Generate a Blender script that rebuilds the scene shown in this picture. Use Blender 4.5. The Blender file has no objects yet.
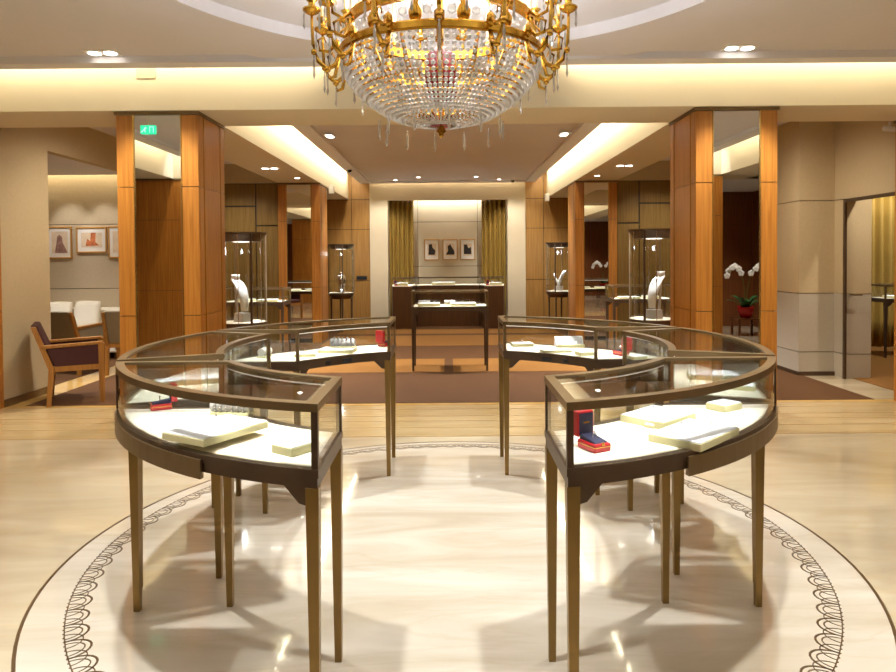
import bpy, bmesh, math, random
from mathutils import Vector, Matrix
random.seed(7)
C = bpy.context.scene.collection
SC = bpy.context.scene
PI = math.pi
R = math.radians

# ------------------------------------------------------------------ camera
F = 670.0
PITCH, ROLL = R(1.2), R(-0.45)
SHIFT = -64.0
cam_d = bpy.data.cameras.new('camera')
cam = bpy.data.objects.new('camera', cam_d)
C.objects.link(cam)
cam_d.sensor_width = 36
cam_d.lens = F / 896 * 36
cam_d.shift_y = SHIFT / 896
cam_d.clip_start = 0.02
CAMZ = 1.5
CROT = Matrix.Rotation(PI / 2 - PITCH, 4, 'X') @ Matrix.Rotation(ROLL, 4, 'Z')
cam.matrix_world = Matrix.Translation((0, 0, CAMZ)) @ CROT
SC.camera = cam


def at(px, py, z):
    """point of the horizontal plane z seen at a photo position"""
    d = CROT.to_3x3() @ Vector(((px - 448) / F, (-(py - 336) + SHIFT) / F, -1))
    t = (z - CAMZ) / d.z
    return Vector((d.x * t, d.y * t, z))


# --------------------------------------------------------------- materials
M = {}


def new_mat(name):
    m = bpy.data.materials.new(name)
    m.use_nodes = True
    nt = m.node_tree
    b = nt.nodes['Principled BSDF']
    M[name] = m
    return m, nt, b


def srgb(r, g, b):
    f = lambda c: ((c / 255 + 0.055) / 1.055) ** 2.4 if c > 10 else c / 255 / 12.92
    return (f(r), f(g), f(b), 1)


def plain(name, col, rough=0.5, metal=0.0, var=0.0, scale=8.0, bump=0.0, emit=0.0, coat=0.0, stretch=(1, 1, 1)):
    m, nt, b = new_mat(name)
    c = srgb(*col)
    b.inputs['Base Color'].default_value = c
    b.inputs['Roughness'].default_value = rough
    b.inputs['Metallic'].default_value = metal
    b.inputs['Coat Weight'].default_value = coat
    if var or bump:
        tc = nt.nodes.new('ShaderNodeTexCoord')
        mp = nt.nodes.new('ShaderNodeMapping')
        mp.inputs['Scale'].default_value = stretch
        n = nt.nodes.new('ShaderNodeTexNoise')
        n.inputs['Scale'].default_value = scale
        n.inputs['Detail'].default_value = 5
        nt.links.new(tc.outputs['Object'], mp.inputs['Vector'])
        nt.links.new(mp.outputs['Vector'], n.inputs['Vector'])
        if var:
            rp = nt.nodes.new('ShaderNodeValToRGB')
            rp.color_ramp.elements[0].position = 0.3
            rp.color_ramp.elements[1].position = 0.7
            rp.color_ramp.elements[0].color = tuple(x * (1 - var) for x in c[:3]) + (1,)
            rp.color_ramp.elements[1].color = tuple(min(1, x * (1 + var)) for x in c[:3]) + (1,)
            nt.links.new(n.outputs['Fac'], rp.inputs['Fac'])
            nt.links.new(rp.outputs['Color'], b.inputs['Base Color'])
        if bump:
            bp = nt.nodes.new('ShaderNodeBump')
            bp.inputs['Strength'].default_value = bump
            bp.inputs['Distance'].default_value = 0.01
            nt.links.new(n.outputs['Fac'], bp.inputs['Height'])
            nt.links.new(bp.outputs['Normal'], b.inputs['Normal'])
    if emit:
        b.inputs['Emission Color'].default_value = c
        b.inputs['Emission Strength'].default_value = emit
    return m


def wood(name, c0, c1, rough=0.32, sx=1.0):
    m, nt, b = new_mat(name)
    tc = nt.nodes.new('ShaderNodeTexCoord')
    mp = nt.nodes.new('ShaderNodeMapping')
    mp.inputs['Scale'].default_value = (30 * sx, 30 * sx, 1.2)
    n = nt.nodes.new('ShaderNodeTexNoise')
    n.inputs['Scale'].default_value = 1.6
    n.inputs['Detail'].default_value = 6
    n.inputs['Distortion'].default_value = 0.3
    rp = nt.nodes.new('ShaderNodeValToRGB')
    rp.color_ramp.elements[0].position = 0.3
    rp.color_ramp.elements[1].position = 0.72
    rp.color_ramp.elements[0].color = srgb(*c0)
    rp.color_ramp.elements[1].color = srgb(*c1)
    nt.links.new(tc.outputs['Object'], mp.inputs['Vector'])
    nt.links.new(mp.outputs['Vector'], n.inputs['Vector'])
    nt.links.new(n.outputs['Fac'], rp.inputs['Fac'])
    nt.links.new(rp.outputs['Color'], b.inputs['Base Color'])
    b.inputs['Roughness'].default_value = rough
    return m


def marble(name, c0, c1, vein, rough=0.09, seam=0.0, veinw=0.5):
    m, nt, b = new_mat(name)
    tc = nt.nodes.new('ShaderNodeTexCoord')
    mp = nt.nodes.new('ShaderNodeMapping')
    mp.inputs['Rotation'].default_value = (0, 0, -0.35)
    mp.inputs['Scale'].default_value = (0.5, 2.2, 1)
    nt.links.new(tc.outputs['Object'], mp.inputs['Vector'])
    n = nt.nodes.new('ShaderNodeTexNoise')
    n.inputs['Scale'].default_value = 1.7
    n.inputs['Detail'].default_value = 9
    n.inputs['Distortion'].default_value = 0.8
    nt.links.new(mp.outputs['Vector'], n.inputs['Vector'])
    rp = nt.nodes.new('ShaderNodeValToRGB')
    e = rp.color_ramp.elements
    e[0].position, e[0].color = 0.32, srgb(*c0)
    e[1].position, e[1].color = 0.68, srgb(*c1)
    nt.links.new(n.outputs['Fac'], rp.inputs['Fac'])
    n2 = nt.nodes.new('ShaderNodeTexNoise')
    n2.inputs['Scale'].default_value = 1.1
    n2.inputs['Detail'].default_value = 8
    n2.inputs['Distortion'].default_value = 1.6
    nt.links.new(mp.outputs['Vector'], n2.inputs['Vector'])
    rv = nt.nodes.new('ShaderNodeValToRGB')
    ev = rv.color_ramp.elements
    ev[0].position, ev[0].color = 0.47, (0, 0, 0, 1)
    ev[1].position, ev[1].color = 0.53, (0, 0, 0, 1)
    k = rv.color_ramp.elements.new(0.5)
    k.color = (veinw, veinw, veinw, 1)
    nt.links.new(n2.outputs['Fac'], rv.inputs['Fac'])
    mx = nt.nodes.new('ShaderNodeMix')
    mx.data_type = 'RGBA'
    nt.links.new(rv.outputs['Color'], mx.inputs['Factor'])
    nt.links.new(rp.outputs['Color'], mx.inputs['A'])
    mx.inputs['B'].default_value = srgb(*vein)
    nt.links.new(mx.outputs['Result'], b.inputs['Base Color'])
    b.inputs['Roughness'].default_value = rough
    b.inputs['Coat Weight'].default_value = 0.35
    b.inputs['Coat Roughness'].default_value = 0.02
    return m


def glass_mat(name, tint=(0.97, 0.985, 0.975), f0=0.035, gain=0.9):
    m = bpy.data.materials.new(name)
    m.use_nodes = True
    nt = m.node_tree
    nt.nodes.clear()
    out = nt.nodes.new('ShaderNodeOutputMaterial')
    mix = nt.nodes.new('ShaderNodeMixShader')
    tr = nt.nodes.new('ShaderNodeBsdfTransparent')
    tr.inputs['Color'].default_value = (*tint, 1)
    gl = nt.nodes.new('ShaderNodeBsdfGlossy')
    gl.inputs['Roughness'].default_value = 0.0
    lw = nt.nodes.new('ShaderNodeLayerWeight')
    lw.inputs['Blend'].default_value = 0.5
    p = nt.nodes.new('ShaderNodeMath')
    p.operation = 'POWER'
    p.inputs[1].default_value = 4.0
    ma = nt.nodes.new('ShaderNodeMath')
    ma.operation = 'MULTIPLY_ADD'
    ma.inputs[1].default_value = gain
    ma.inputs[2].default_value = f0
    nt.links.new(lw.outputs['Facing'], p.inputs[0])
    nt.links.new(p.outputs[0], ma.inputs[0])
    nt.links.new(ma.outputs[0], mix.inputs['Fac'])
    nt.links.new(tr.outputs[0], mix.inputs[1])
    nt.links.new(gl.outputs[0], mix.inputs[2])
    nt.links.new(mix.outputs[0], out.inputs['Surface'])
    M[name] = m
    return m


def crystal_mat(name):
    m = bpy.data.materials.new(name)
    m.use_nodes = True
    nt = m.node_tree
    nt.nodes.clear()
    out = nt.nodes.new('ShaderNodeOutputMaterial')
    tr = nt.nodes.new('ShaderNodeBsdfTransparent')
    tr.inputs['Color'].default_value = (0.97, 0.96, 0.94, 1)
    gl = nt.nodes.new('ShaderNodeBsdfGlossy')
    gl.inputs['Roughness'].default_value = 0.05
    tl = nt.nodes.new('ShaderNodeBsdfTranslucent')
    tl.inputs['Color'].default_value = (0.93, 0.92, 0.9, 1)
    m1 = nt.nodes.new('ShaderNodeMixShader')
    m1.inputs['Fac'].default_value = 0.5
    m2 = nt.nodes.new('ShaderNodeMixShader')
    m2.inputs['Fac'].default_value = 0.32
    nt.links.new(gl.outputs[0], m1.inputs[1])
    nt.links.new(tl.outputs[0], m1.inputs[2])
    nt.links.new(m1.outputs[0], m2.inputs[1])
    nt.links.new(tr.outputs[0], m2.inputs[2])
    nt.links.new(m2.outputs[0], out.inputs['Surface'])
    M[name] = m


wood('veneer', (160, 100, 38), (192, 130, 56), 0.3)
wood('veneer_dark', (92, 50, 24), (120, 70, 34), 0.3)
wood('veneer_gold', (148, 108, 52), (172, 130, 70), 0.35)
wood('panel_olive', (112, 88, 44), (132, 104, 56), 0.25)
wood('chair_wood', (140, 94, 40), (168, 118, 56), 0.35)
wood('counter_wood', (58, 34, 14), (78, 48, 20), 0.3)
wood('oak_frame', (176, 128, 62), (204, 156, 84), 0.4, 3)
marble('marble', (184, 167, 136), (206, 191, 162), (196, 170, 124), 0.1, veinw=0.25)
marble('marble_lit', (192, 178, 154), (218, 208, 190), (186, 168, 138), 0.09, veinw=0.25)  # medallion marble, its paler tone holds the pool of light
marble('marble_band', (186, 160, 114), (208, 184, 138), (186, 156, 106), 0.1, veinw=0.2)
plain('inlay', (84, 62, 36), 0.3)
plain('inlay_soft', (172, 140, 92), 0.3)
plain('seam_soft', (140, 124, 98), 0.7)
plain('marble_gold', (196, 160, 96), 0.15, var=0.1)
plain('paint', (222, 219, 222), 0.85, var=0.015, scale=2)
plain('paint_fascia', (226, 216, 190), 0.8)
plain('wall_beige', (192, 174, 140), 0.8, var=0.03, scale=30)
plain('wall_portal', (208, 194, 164), 0.75, var=0.02, scale=4)
plain('panel_fabric', (196, 180, 152), 0.8, var=0.05, scale=60, bump=0.15)
plain('panel_leather', (184, 176, 160), 0.6, var=0.03, scale=40, bump=0.05)
plain('seam', (40, 28, 16), 0.6)
plain('bronze', (126, 104, 72), 0.34, 0.6, var=0.1, scale=6)
plain('bronze_dark', (88, 70, 54), 0.38, 0.45, var=0.1, scale=6)
plain('brass_leg', (136, 108, 58), 0.36, 0.6, var=0.1, scale=5)
plain('brass', (206, 170, 96), 0.25, 0.9)
plain('gilt', (210, 164, 66), 0.25, 1.0, var=0.15, scale=30)
plain('deck_white', (240, 229, 208), 0.7)
plain('pad_white', (248, 248, 252), 0.7, var=0.02, scale=60)
plain('pad_side', (226, 220, 172), 0.6)
plain('pad_grey', (184, 180, 176), 0.6)
plain('box_red', (196, 22, 36), 0.35, var=0.05, coat=0.3)
plain('box_navy', (22, 22, 58), 0.7)
plain('silver', (236, 236, 240), 0.12, 1.0)
plain('gold', (230, 180, 84), 0.15, 1.0)
plain('bust_white', (240, 240, 238), 0.5)
plain('carpet', (84, 50, 10), 0.95, var=0.25, scale=160, bump=0.3)
plain('carpet_light', (134, 90, 30), 0.95, var=0.2, scale=160, bump=0.3)
plain('curtain', (160, 130, 56), 0.7, var=0.08, scale=50, bump=0.1)
plain('sofa_white', (226, 220, 206), 0.85, var=0.03, scale=50, bump=0.1)
plain('chair_red', (58, 14, 16), 0.6, var=0.15, scale=40, bump=0.1)
plain('chair_grey', (136, 126, 108), 0.8, var=0.05, scale=50, bump=0.1)
plain('paper', (240, 236, 228), 0.6)
plain('ink', (40, 32, 30), 0.6)
plain('ink_soft', (150, 112, 100), 0.6, var=0.4, scale=20)
plain('ink_warm', (196, 112, 66), 0.6, var=0.4, scale=14)
plain('sepia', (226, 206, 178), 0.6, var=0.1, scale=8)
plain('plastic_white', (226, 222, 214), 0.4)
plain('plastic_black', (20, 20, 22), 0.25)
plain('lens_glow', (255, 250, 238), 0.4, emit=9)
plain('lamp_soft', (255, 246, 230), 0.4, emit=1.0)
plain('led_glow', (255, 246, 226), 0.4, emit=4)
plain('bulb_glow', (255, 226, 170), 0.4, emit=14)
plain('sign_green', (40, 214, 160), 0.4, emit=1.4)
plain('sign_white', (170, 250, 220), 0.4, emit=1.3)
plain('candle', (232, 208, 140), 0.5)
plain('ruby', (128, 10, 30), 0.25, coat=0.3)
plain('leaf', (36, 84, 30), 0.4, var=0.3, scale=8)
plain('stem', (84, 110, 50), 0.5)
plain('petal', (244, 240, 228), 0.6)
plain('pot_red', (176, 22, 26), 0.3)
plain('vent_dark', (30, 30, 34), 0.5)
plain('mirror', (236, 236, 236), 0.0, 1.0)
glass_mat('glass')
crystal_mat('crystal')


# ------------------------------------------------------------ mesh builder
class MB:
    def __init__(self):
        self.bm = bmesh.new()

    def box(self, x0, x1, y0, y1, z0, z1, mi=0):
        v = [self.bm.verts.new((x, y, z)) for z in (z0, z1) for y in (y0, y1) for x in (x0, x1)]
        for q in ((0, 2, 3, 1), (4, 5, 7, 6), (0, 1, 5, 4), (2, 6, 7, 3), (0, 4, 6, 2), (1, 3, 7, 5)):
            self.bm.faces.new([v[i] for i in q]).material_index = mi
        return self

    def prism(self, poly, z0, z1, mi=0):
        a = [self.bm.verts.new((p[0], p[1], z0)) for p in poly]
        b = [self.bm.verts.new((p[0], p[1], z1)) for p in poly]
        n = len(poly)
        self.bm.faces.new(a[::-1]).material_index = mi
        self.bm.faces.new(b).material_index = mi
        for i in range(n):
            self.bm.faces.new([a[i], a[(i + 1) % n], b[(i + 1) % n], b[i]]).material_index = mi
        return self

    def hull8(self, bot, top, mi=0):
        """bottom and top quads given as 3-D points"""
        a = [self.bm.verts.new(p) for p in bot]
        b = [self.bm.verts.new(p) for p in top]
        n = len(a)
        self.bm.faces.new(a[::-1]).material_index = mi
        self.bm.faces.new(b).material_index = mi
        for i in range(n):
            self.bm.faces.new([a[i], a[(i + 1) % n], b[(i + 1) % n], b[i]]).material_index = mi
        return self

    def strip(self, pa, pb, z0, z1, mi=0):
        """solid band between two parallel open plan curves"""
        rows = []
        for p, q in zip(pa, pb):
            rows.append([self.bm.verts.new((p[0], p[1], z0)), self.bm.verts.new((q[0], q[1], z0)),
                         self.bm.verts.new((q[0], q[1], z1)), self.bm.verts.new((p[0], p[1], z1))])
        for r0, r1 in zip(rows, rows[1:]):
            for i in range(4):
                self.bm.faces.new([r0[i], r0[(i + 1) % 4], r1[(i + 1) % 4], r1[i]]).material_index = mi
        self.bm.faces.new(rows[0][::-1]).material_index = mi
        self.bm.faces.new(rows[-1]).material_index = mi
        return self

    def loop(self, pa, pb, z0, z1, mi=0):
        """closed solid ring between two closed plan curves"""
        rows = []
        for p, q in zip(pa, pb):
            rows.append([self.bm.verts.new((p[0], p[1], z0)), self.bm.verts.new((q[0], q[1], z0)),
                         self.bm.verts.new((q[0], q[1], z1)), self.bm.verts.new((p[0], p[1], z1))])
        n = len(rows)
        for k in range(n):
            r0, r1 = rows[k], rows[(k + 1) % n]
            for i in range(4):
                self.bm.faces.new([r0[i], r0[(i + 1) % 4], r1[(i + 1) % 4], r1[i]]).material_index = mi
        return self

    def tube(self, pts, r, n=8, mi=0):
        pts = [Vector(p) for p in pts]
        rr = r if isinstance(r, (list, tuple)) else [r] * len(pts)
        rows = []
        up = Vector((0, 0, 1))
        for i, p in enumerate(pts):
            t = (pts[min(i + 1, len(pts) - 1)] - pts[max(i - 1, 0)]).normalized()
            u = up if abs(t.dot(up)) < 0.95 else Vector((1, 0, 0))
            a = t.cross(u).normalized()
            b = a.cross(t)
            rows.append([self.bm.verts.new(p + (a * math.cos(2 * PI * k / n) + b * math.sin(2 * PI * k / n)) * rr[i]) for k in range(n)])
        for r0, r1 in zip(rows, rows[1:]):
            for k in range(n):
                self.bm.faces.new([r0[k], r0[(k + 1) % n], r1[(k + 1) % n], r1[k]]).material_index = mi
        self.bm.faces.new(rows[0][::-1]).material_index = mi
        self.bm.faces.new(rows[-1]).material_index = mi
        return self

    def lathe(self, prof, c=(0, 0, 0), n=24, mi=0, close=True):
        rows = []
        for (r, z) in prof:
            rows.append([self.bm.verts.new((c[0] + max(r, 1e-4) * math.cos(2 * PI * k / n), c[1] + max(r, 1e-4) * math.sin(2 * PI * k / n), c[2] + z)) for k in range(n)])
        for r0, r1 in zip(rows, rows[1:]):
            for k in range(n):
                self.bm.faces.new([r0[k], r0[(k + 1) % n], r1[(k + 1) % n], r1[k]]).material_index = mi
        if close:
            self.bm.faces.new(rows[0][::-1]).material_index = mi
            self.bm.faces.new(rows[-1]).material_index = mi
        return self

    def torus(self, c, Rr, r, n=24, m=8, rot=None, mi=0):
        rows = []
        for i in range(n):
            a = 2 * PI * i / n
            row = []
            for j in range(m):
                b = 2 * PI * j / m
                p = Vector(((Rr + r * math.cos(b)) * math.cos(a), (Rr + r * math.cos(b)) * math.sin(a), r * math.sin(b)))
                if rot is not None:
                    p = rot @ p
                row.append(self.bm.verts.new(p + Vector(c)))
            rows.append(row)
        for i in range(n):
            for j in range(m):
                self.bm.faces.new([rows[i][j], rows[(i + 1) % n][j], rows[(i + 1) % n][(j + 1) % m], rows[i][(j + 1) % m]]).material_index = mi
        return self

    def ico(self, c, r, sub=1, scale=(1, 1, 1), mi=0):
        g = bmesh.ops.create_icosphere(self.bm, subdivisions=sub, radius=r)
        for v in g['verts']:
            v.co = Vector((v.co.x * scale[0], v.co.y * scale[1], v.co.z * scale[2])) + Vector(c)
        return self

    def grid(self, fn, nu, nv, thick=0.0, mi=0):
        g = [[self.bm.verts.new(fn(i / nu, j / nv)) for j in range(nv + 1)] for i in range(nu + 1)]
        for i in range(nu):
            for j in range(nv):
                self.bm.faces.new([g[i][j], g[i + 1][j], g[i + 1][j + 1], g[i][j + 1]]).material_index = mi
        return self

    def build(self, name, mats, parent=None, loc=None, smooth=False, bevel=0.0, solid=0.0, org=None, sub=0):
        bmesh.ops.recalc_face_normals(self.bm, faces=self.bm.faces)
        if org is not None:
            bmesh.ops.translate(self.bm, verts=self.bm.verts, vec=-Vector(org))
        me = bpy.data.meshes.new(name)
        self.bm.to_mesh(me)
        self.bm.free()
        for m in (mats if isinstance(mats, (list, tuple)) else [mats]):
            me.materials.append(M[m])
        if smooth:
            for p in me.polygons:
                p.use_smooth = True
        o = bpy.data.objects.new(name, me)
        C.objects.link(o)
        if parent is not None:
            o.parent = parent
        if org is not None and parent is None:
            o.location = org
        if loc is not None:
            o.location = loc
        if solid:
            s = o.modifiers.new('solid', 'SOLIDIFY')
            s.thickness = solid
            s.offset = 0
        if bevel:
            b = o.modifiers.new('bevel', 'BEVEL')
            b.width = bevel
            b.segments = 2
            b.limit_method = 'ANGLE'
        if sub:
            s = o.modifiers.new('sub', 'SUBSURF')
            s.levels = s.render_levels = sub
        return o


def tag(o, label=None, cat=None, group=None, kind=None):
    if label:
        o['label'] = label
    if cat:
        o['category'] = cat
    if group:
        o['group'] = group
    if kind:
        o['kind'] = kind
    return o


def thing(name, label, cat, loc=(0, 0, 0), rz=0.0, group=None):
    o = bpy.data.objects.new(name, None)
    o.empty_display_size = 0.1
    C.objects.link(o)
    o.location = loc
    o.rotation_euler = (0, 0, rz)
    return tag(o, label, cat, group)


def sroot(name, loc=(0, 0, 0)):
    o = bpy.data.objects.new(name, None)
    C.objects.link(o)
    o.location = loc
    o['kind'] = 'structure'
    return o


def struct(mb, name, mats, **k):
    o = mb.build(name, mats, **k)
    o['kind'] = 'structure'
    return o


def copy_tree(o, parent=None):
    c = o.copy()
    C.objects.link(c)
    c.parent = parent
    for ch in list(o.children):
        copy_tree(ch, c)
    return c


def dup(o, loc, rz=None, label=None, group=None):
    c = copy_tree(o)
    c.location = loc
    if rz is not None:
        c.rotation_euler = (0, 0, rz)
    if label:
        c['label'] = label
    if group:
        c['group'] = group
    return c


WARM = (1.0, 0.88, 0.70)
NEUT = (1.0, 0.955, 0.90)
COOL = (0.93, 0.965, 1.0)


def area(name, loc, aim, sx, sy, power, col=WARM, spread=180):
    d = bpy.data.lights.new(name, 'AREA')
    d.shape = 'RECTANGLE'
    d.size, d.size_y = sx, sy
    d.energy = power
    d.color = col
    d.spread = R(spread)
    o = bpy.data.objects.new(name, d)
    C.objects.link(o)
    o.location = loc
    dr = Vector(aim)
    # long side sx kept along the horizontal
    z = -dr.normalized()
    x = Vector((1, 0, 0)) if abs(z.x) < 0.5 else Vector((0, 1, 0))
    y = z.cross(x).normalized()
    x = y.cross(z).normalized()
    o.matrix_world = Matrix.Translation(loc) @ Matrix((x, y, z)).transposed().to_4x4()
    return o


def area_rot(name, loc, rz, sx, sy, power, col=WARM):
    d = bpy.data.lights.new(name, 'AREA')
    d.shape = 'RECTANGLE'
    d.size, d.size_y, d.energy, d.color = sx, sy, power, col
    d.spread = R(80)
    o = bpy.data.objects.new(name, d)
    C.objects.link(o)
    o.location = loc
    o.rotation_euler = (0, 0, rz)
    return o


def spot(name, loc, tgt, power, angle=60, blend=0.5, col=NEUT, size=0.04):
    d = bpy.data.lights.new(name, 'SPOT')
    d.energy, d.spot_size, d.spot_blend, d.color = power, R(angle), blend, col
    d.shadow_soft_size = size
    o = bpy.data.objects.new(name, d)
    C.objects.link(o)
    o.location = loc
    o.rotation_euler = (Vector(tgt) - Vector(loc)).to_track_quat('-Z', 'Y').to_euler()
    return o


def point(name, loc, power, col=WARM, size=0.05):
    d = bpy.data.lights.new(name, 'POINT')
    d.energy, d.color, d.shadow_soft_size = power, col, size
    o = bpy.data.objects.new(name, d)
    C.objects.link(o)
    o.location = loc
    return o


# ------------------------------------------------------------ key measures
ZB = 2.857            # underside of the beams
YF = 6.14             # front of the pillar row
XP0, XP1 = 2.27, 3.02  # pillar
XS = 4.56             # sides of the hall
FC2 = (0.02, 3.49)
FC = (0.01, 3.56)      # centre of the floor medallion
RC = (-0.012, 3.53)      # centre of the ring of cases

# ------------------------------------------------------------------- floor
struct(MB().box(-10, 10, -3, 17, -0.12, 0), 'floor', 'marble')
circ = lambda c, r, n=128: [(c[0] + r * math.cos(2 * PI * k / n), c[1] + r * math.sin(2 * PI * k / n)) for k in range(n)]
struct(MB().prism(circ(FC2, 1.936), 0.0, 0.002), 'floor_medallion', 'marble_lit')  # disc inside the ring, brightness of the lit centre put into its colour
b = MB()
b.loop(circ(FC2, 1.950), circ(FC2, 1.936), 0.0, 0.003)
b.loop(circ(FC, 1.806), circ(FC, 1.801), 0.002, 0.0032)
NS = 84
for k in range(NS * 4):          # beaded rim line
    a = 2 * PI * k / (NS * 4)
    x, y = FC[0] + 1.806 * math.cos(a), FC[1] + 1.806 * math.sin(a)
    b.prism([(x + 0.005 * math.cos(q * PI / 3), y + 0.005 * math.sin(q * PI / 3)) for q in range(6)], 0.002, 0.0034)


def arc_band(b, a0, rad_c, r, w, n=12, sweep=(0, PI), el=0.72):
    cx, cy = rad_c * math.cos(a0), rad_c * math.sin(a0)
    inn = (-math.cos(a0), -math.sin(a0))
    tan = (-math.sin(a0), math.cos(a0))
    pa, pb = [], []
    for i in range(n + 1):
        t = sweep[0] + (sweep[1] - sweep[0]) * i / n
        for lst, q in ((pa, r), (pb, r - w)):
            ox, oy = q * math.cos(t), q * math.sin(t) * el
            lst.append((FC[0] + cx + tan[0] * ox + inn[0] * oy, FC[1] + cy + tan[1] * ox + inn[1] * oy))
    b.strip(pa, pb, 0.002, 0.0034)


for k in range(NS):
    a = 2 * PI * k / NS
    a2 = a + PI / NS
    arc_band(b, a, 1.803, 0.072, 0.007, el=1.28)
    arc_band(b, a, 1.803, 0.050, 0.004, el=1.35)
    arc_band(b, a2, 1.803, 0.056, 0.004, el=1.2)
struct(b, 'floor_inlay', 'inlay')
b = MB()
b.box(-6.5, 6.5, 5.60, 6.80, 0, 0.0015)
struct(b, 'floor_border', 'marble_band')
b = MB()
for y in (5.61, 5.90, 6.14, 6.33, 6.62):
    b.box(-6.5, 6.5, y, y + 0.014, 0, 0.003)
struct(b, 'floor_border_lines', 'inlay_soft')
struct(MB().box(-9, 9, 6.80, 6.90, 0, 0.003).box(-4.75, -4.38, 6.9, 11.0, 0, 0.003), 'floor_threshold', 'marble_gold')
b = MB()
b.box(-4.38, 4.4, 6.90, 8.30, 0, 0.006)
b.box(-4.38, 4.34, 8.30, 15.4, 0, 0.006)
b.box(-8.8, -4.75, 7.0, 11, 0, 0.006)
struct(b, 'floor_carpet', 'carpet')
b = MB()
b.box(-2.2, -0.06, 8.75, 9.9, 0.006, 0.0085)
b.box(0.06, 2.2, 8.75, 9.9, 0.006, 0.0085)
b.box(-2.2, 2.2, 11.4, 12.9, 0.006, 0.0085)
b.box(-2.2, 2.2, 13.2, 14.0, 0.006, 0.0085)
struct(b, 'floor_carpet_panels', 'carpet_light')
b = MB()
b.box(4.9, 9, 6.95, 12, 0, 0.006)
struct(b, 'floor_carpet_side_room', 'carpet_light')

# ----------------------------------------------------------------- ceiling
ZC = 3.20
b = MB()
n = 128
cc = (0.0, 3.6)
r1, r2 = 1.94, 2.60


def sq(k):           # points round the rectangle border, radially matched
    a = 2 * PI * k / n
    dx, dy = math.cos(a), math.sin(a)
    hx, hyp, hym = 4.32, 5.70 - cc[1], cc[1] - 1.38
    t = min(hx / abs(dx) if abs(dx) > 1e-6 else 1e9, (hyp if dy > 0 else hym) / abs(dy) if abs(dy) > 1e-6 else 1e9)
    return (cc[0] + dx * t, cc[1] + dy * t)


rings = [([(cc[0] + r1 * math.cos(2 * PI * k / n), cc[1] + r1 * math.sin(2 * PI * k / n)) for k in range(n)], ZC + 0.09)]
P = lambda r: [(cc[0] + r * math.cos(2 * PI * k / n), cc[1] + r * math.sin(2 * PI * k / n)) for k in range(n)]
prof = [(P(r1), ZC + 0.09), (P(r1), ZC - 0.005), (P(r1 + 0.05), ZC - 0.005), (P(r1 + 0.05), ZC), (P(r2), ZC), (P(r2), ZC + 0.07), (P(r2 + 0.07), ZC + 0.07), (P(r2 + 0.07), ZC + 0.03), ([sq(k) for k in range(n)], ZC + 0.03)]
rows = [[b.bm.verts.new((x, y, z)) for (x, y) in pts] for pts, z in prof]
for q0, q1 in zip(rows, rows[1:]):
    for k in range(n):
        b.bm.faces.new([q0[k], q0[(k + 1) % n], q1[(k + 1) % n], q1[k]])
b.bm.faces.new(rows[0])
o = struct(b, 'ceiling', 'paint')
b = MB()             # lip that hides the cove lamps, and the lid over the slot
ex, ey0, ey1 = 4.32, 1.38, 5.86
b.box(-ex, ex, 5.70, 5.86, ZC - 0.03, ZC + 0.1)
b.box(-ex, ex, 1.36, 1.60, ZC - 0.03, ZC + 0.1)
b.box(-ex, -ex + 0.2, 1.6, 5.70, ZC - 0.03, ZC + 0.1)
b.box(ex - 0.2, ex, 1.6, 5.70, ZC - 0.03, ZC + 0.1)
struct(b, 'ceiling_lip', 'paint')
struct(MB().box(-5.4, 5.4, 0.9, 6.9, 3.52, 3.6), 'ceiling_slab', 'paint_fascia')
# beams round the hall
struct(MB().box(-6.5, 6.5, YF - 0.04, 6.84, ZB, 3.6), 'beam_front', 'paint_fascia')
struct(MB().box(-6.5, 6.5, 0.4, 1.12, ZB, 3.6), 'beam_back', 'paint_fascia')
struct(MB().box(XS, XS + 0.7, 1.12, YF - 0.04, ZB, 3.6), 'beam_right', 'paint_fascia')
struct(MB().box(-XS - 0.7, -XS, 1.12, YF - 0.04, ZB, 3.6), 'beam_left', 'paint_fascia')
# corridor
b = MB()
b.box(-1.97, 1.97, 6.84, 15.22, 3.24, 3.36)
b.box(-1.97, -1.75, 6.84, 15.22, 3.20, 3.24)
b.box(1.75, 1.97, 6.84, 15.22, 3.20, 3.24)
b.box(-1.75, 1.75, 15.10, 15.22, 3.20, 3.24)
b.box(-2.3, 2.3, 6.84, 15.4, 3.52, 3.6)
struct(b, 'ceiling_corridor', 'paint')
for s, nm in ((-1, 'left'), (1, 'right')):
    x0, x1 = sorted((s * XP0, s * XP1))
    struct(MB().box(x0, x1, 6.84, 15.4, ZB, 3.6), 'beam_corridor_' + nm, 'paint_fascia')
    x0, x1 = sorted((s * XP1, s * 6.5))
    struct(MB().box(x0, x1, 6.84, 12.0, 3.2, 3.3), 'ceiling_aisle_' + nm, 'paint')
    struct(MB().box(x0, x1, 11.96, 12.6, ZB, 3.6), 'beam_aisle_' + nm, 'wall_beige')
    x0, x1 = sorted((s * (XS + 0.7), s * 6.5))
    struct(MB().box(x0, x1, 0.4, YF, ZB, ZB + 0.1), 'ceiling_gallery_' + nm, 'paint')
struct(MB().box(-6.5, 6.5, -2, 0.4, ZB, ZB + 0.1), 'ceiling_gallery_back', 'paint')

# ------------------------------------------------------------------- walls
SEAMS = (0.99, 2.17)


def panels_y(b, x0, x1, y, t, z0, z1, cuts, seams=SEAMS, gap=0.007, mi=0):
    """veneer boards on a wall face that looks towards -Y"""
    xs = [x0] + list(cuts) + [x1]
    zs = [z0] + [s for s in seams if z0 < s < z1] + [z1]
    for xa, xb in zip(xs, xs[1:]):
        for za, zb in zip(zs, zs[1:]):
            b.box(xa + gap / 2, xb - gap / 2, y - t, y, za + gap / 2, zb - gap / 2, mi)


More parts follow.
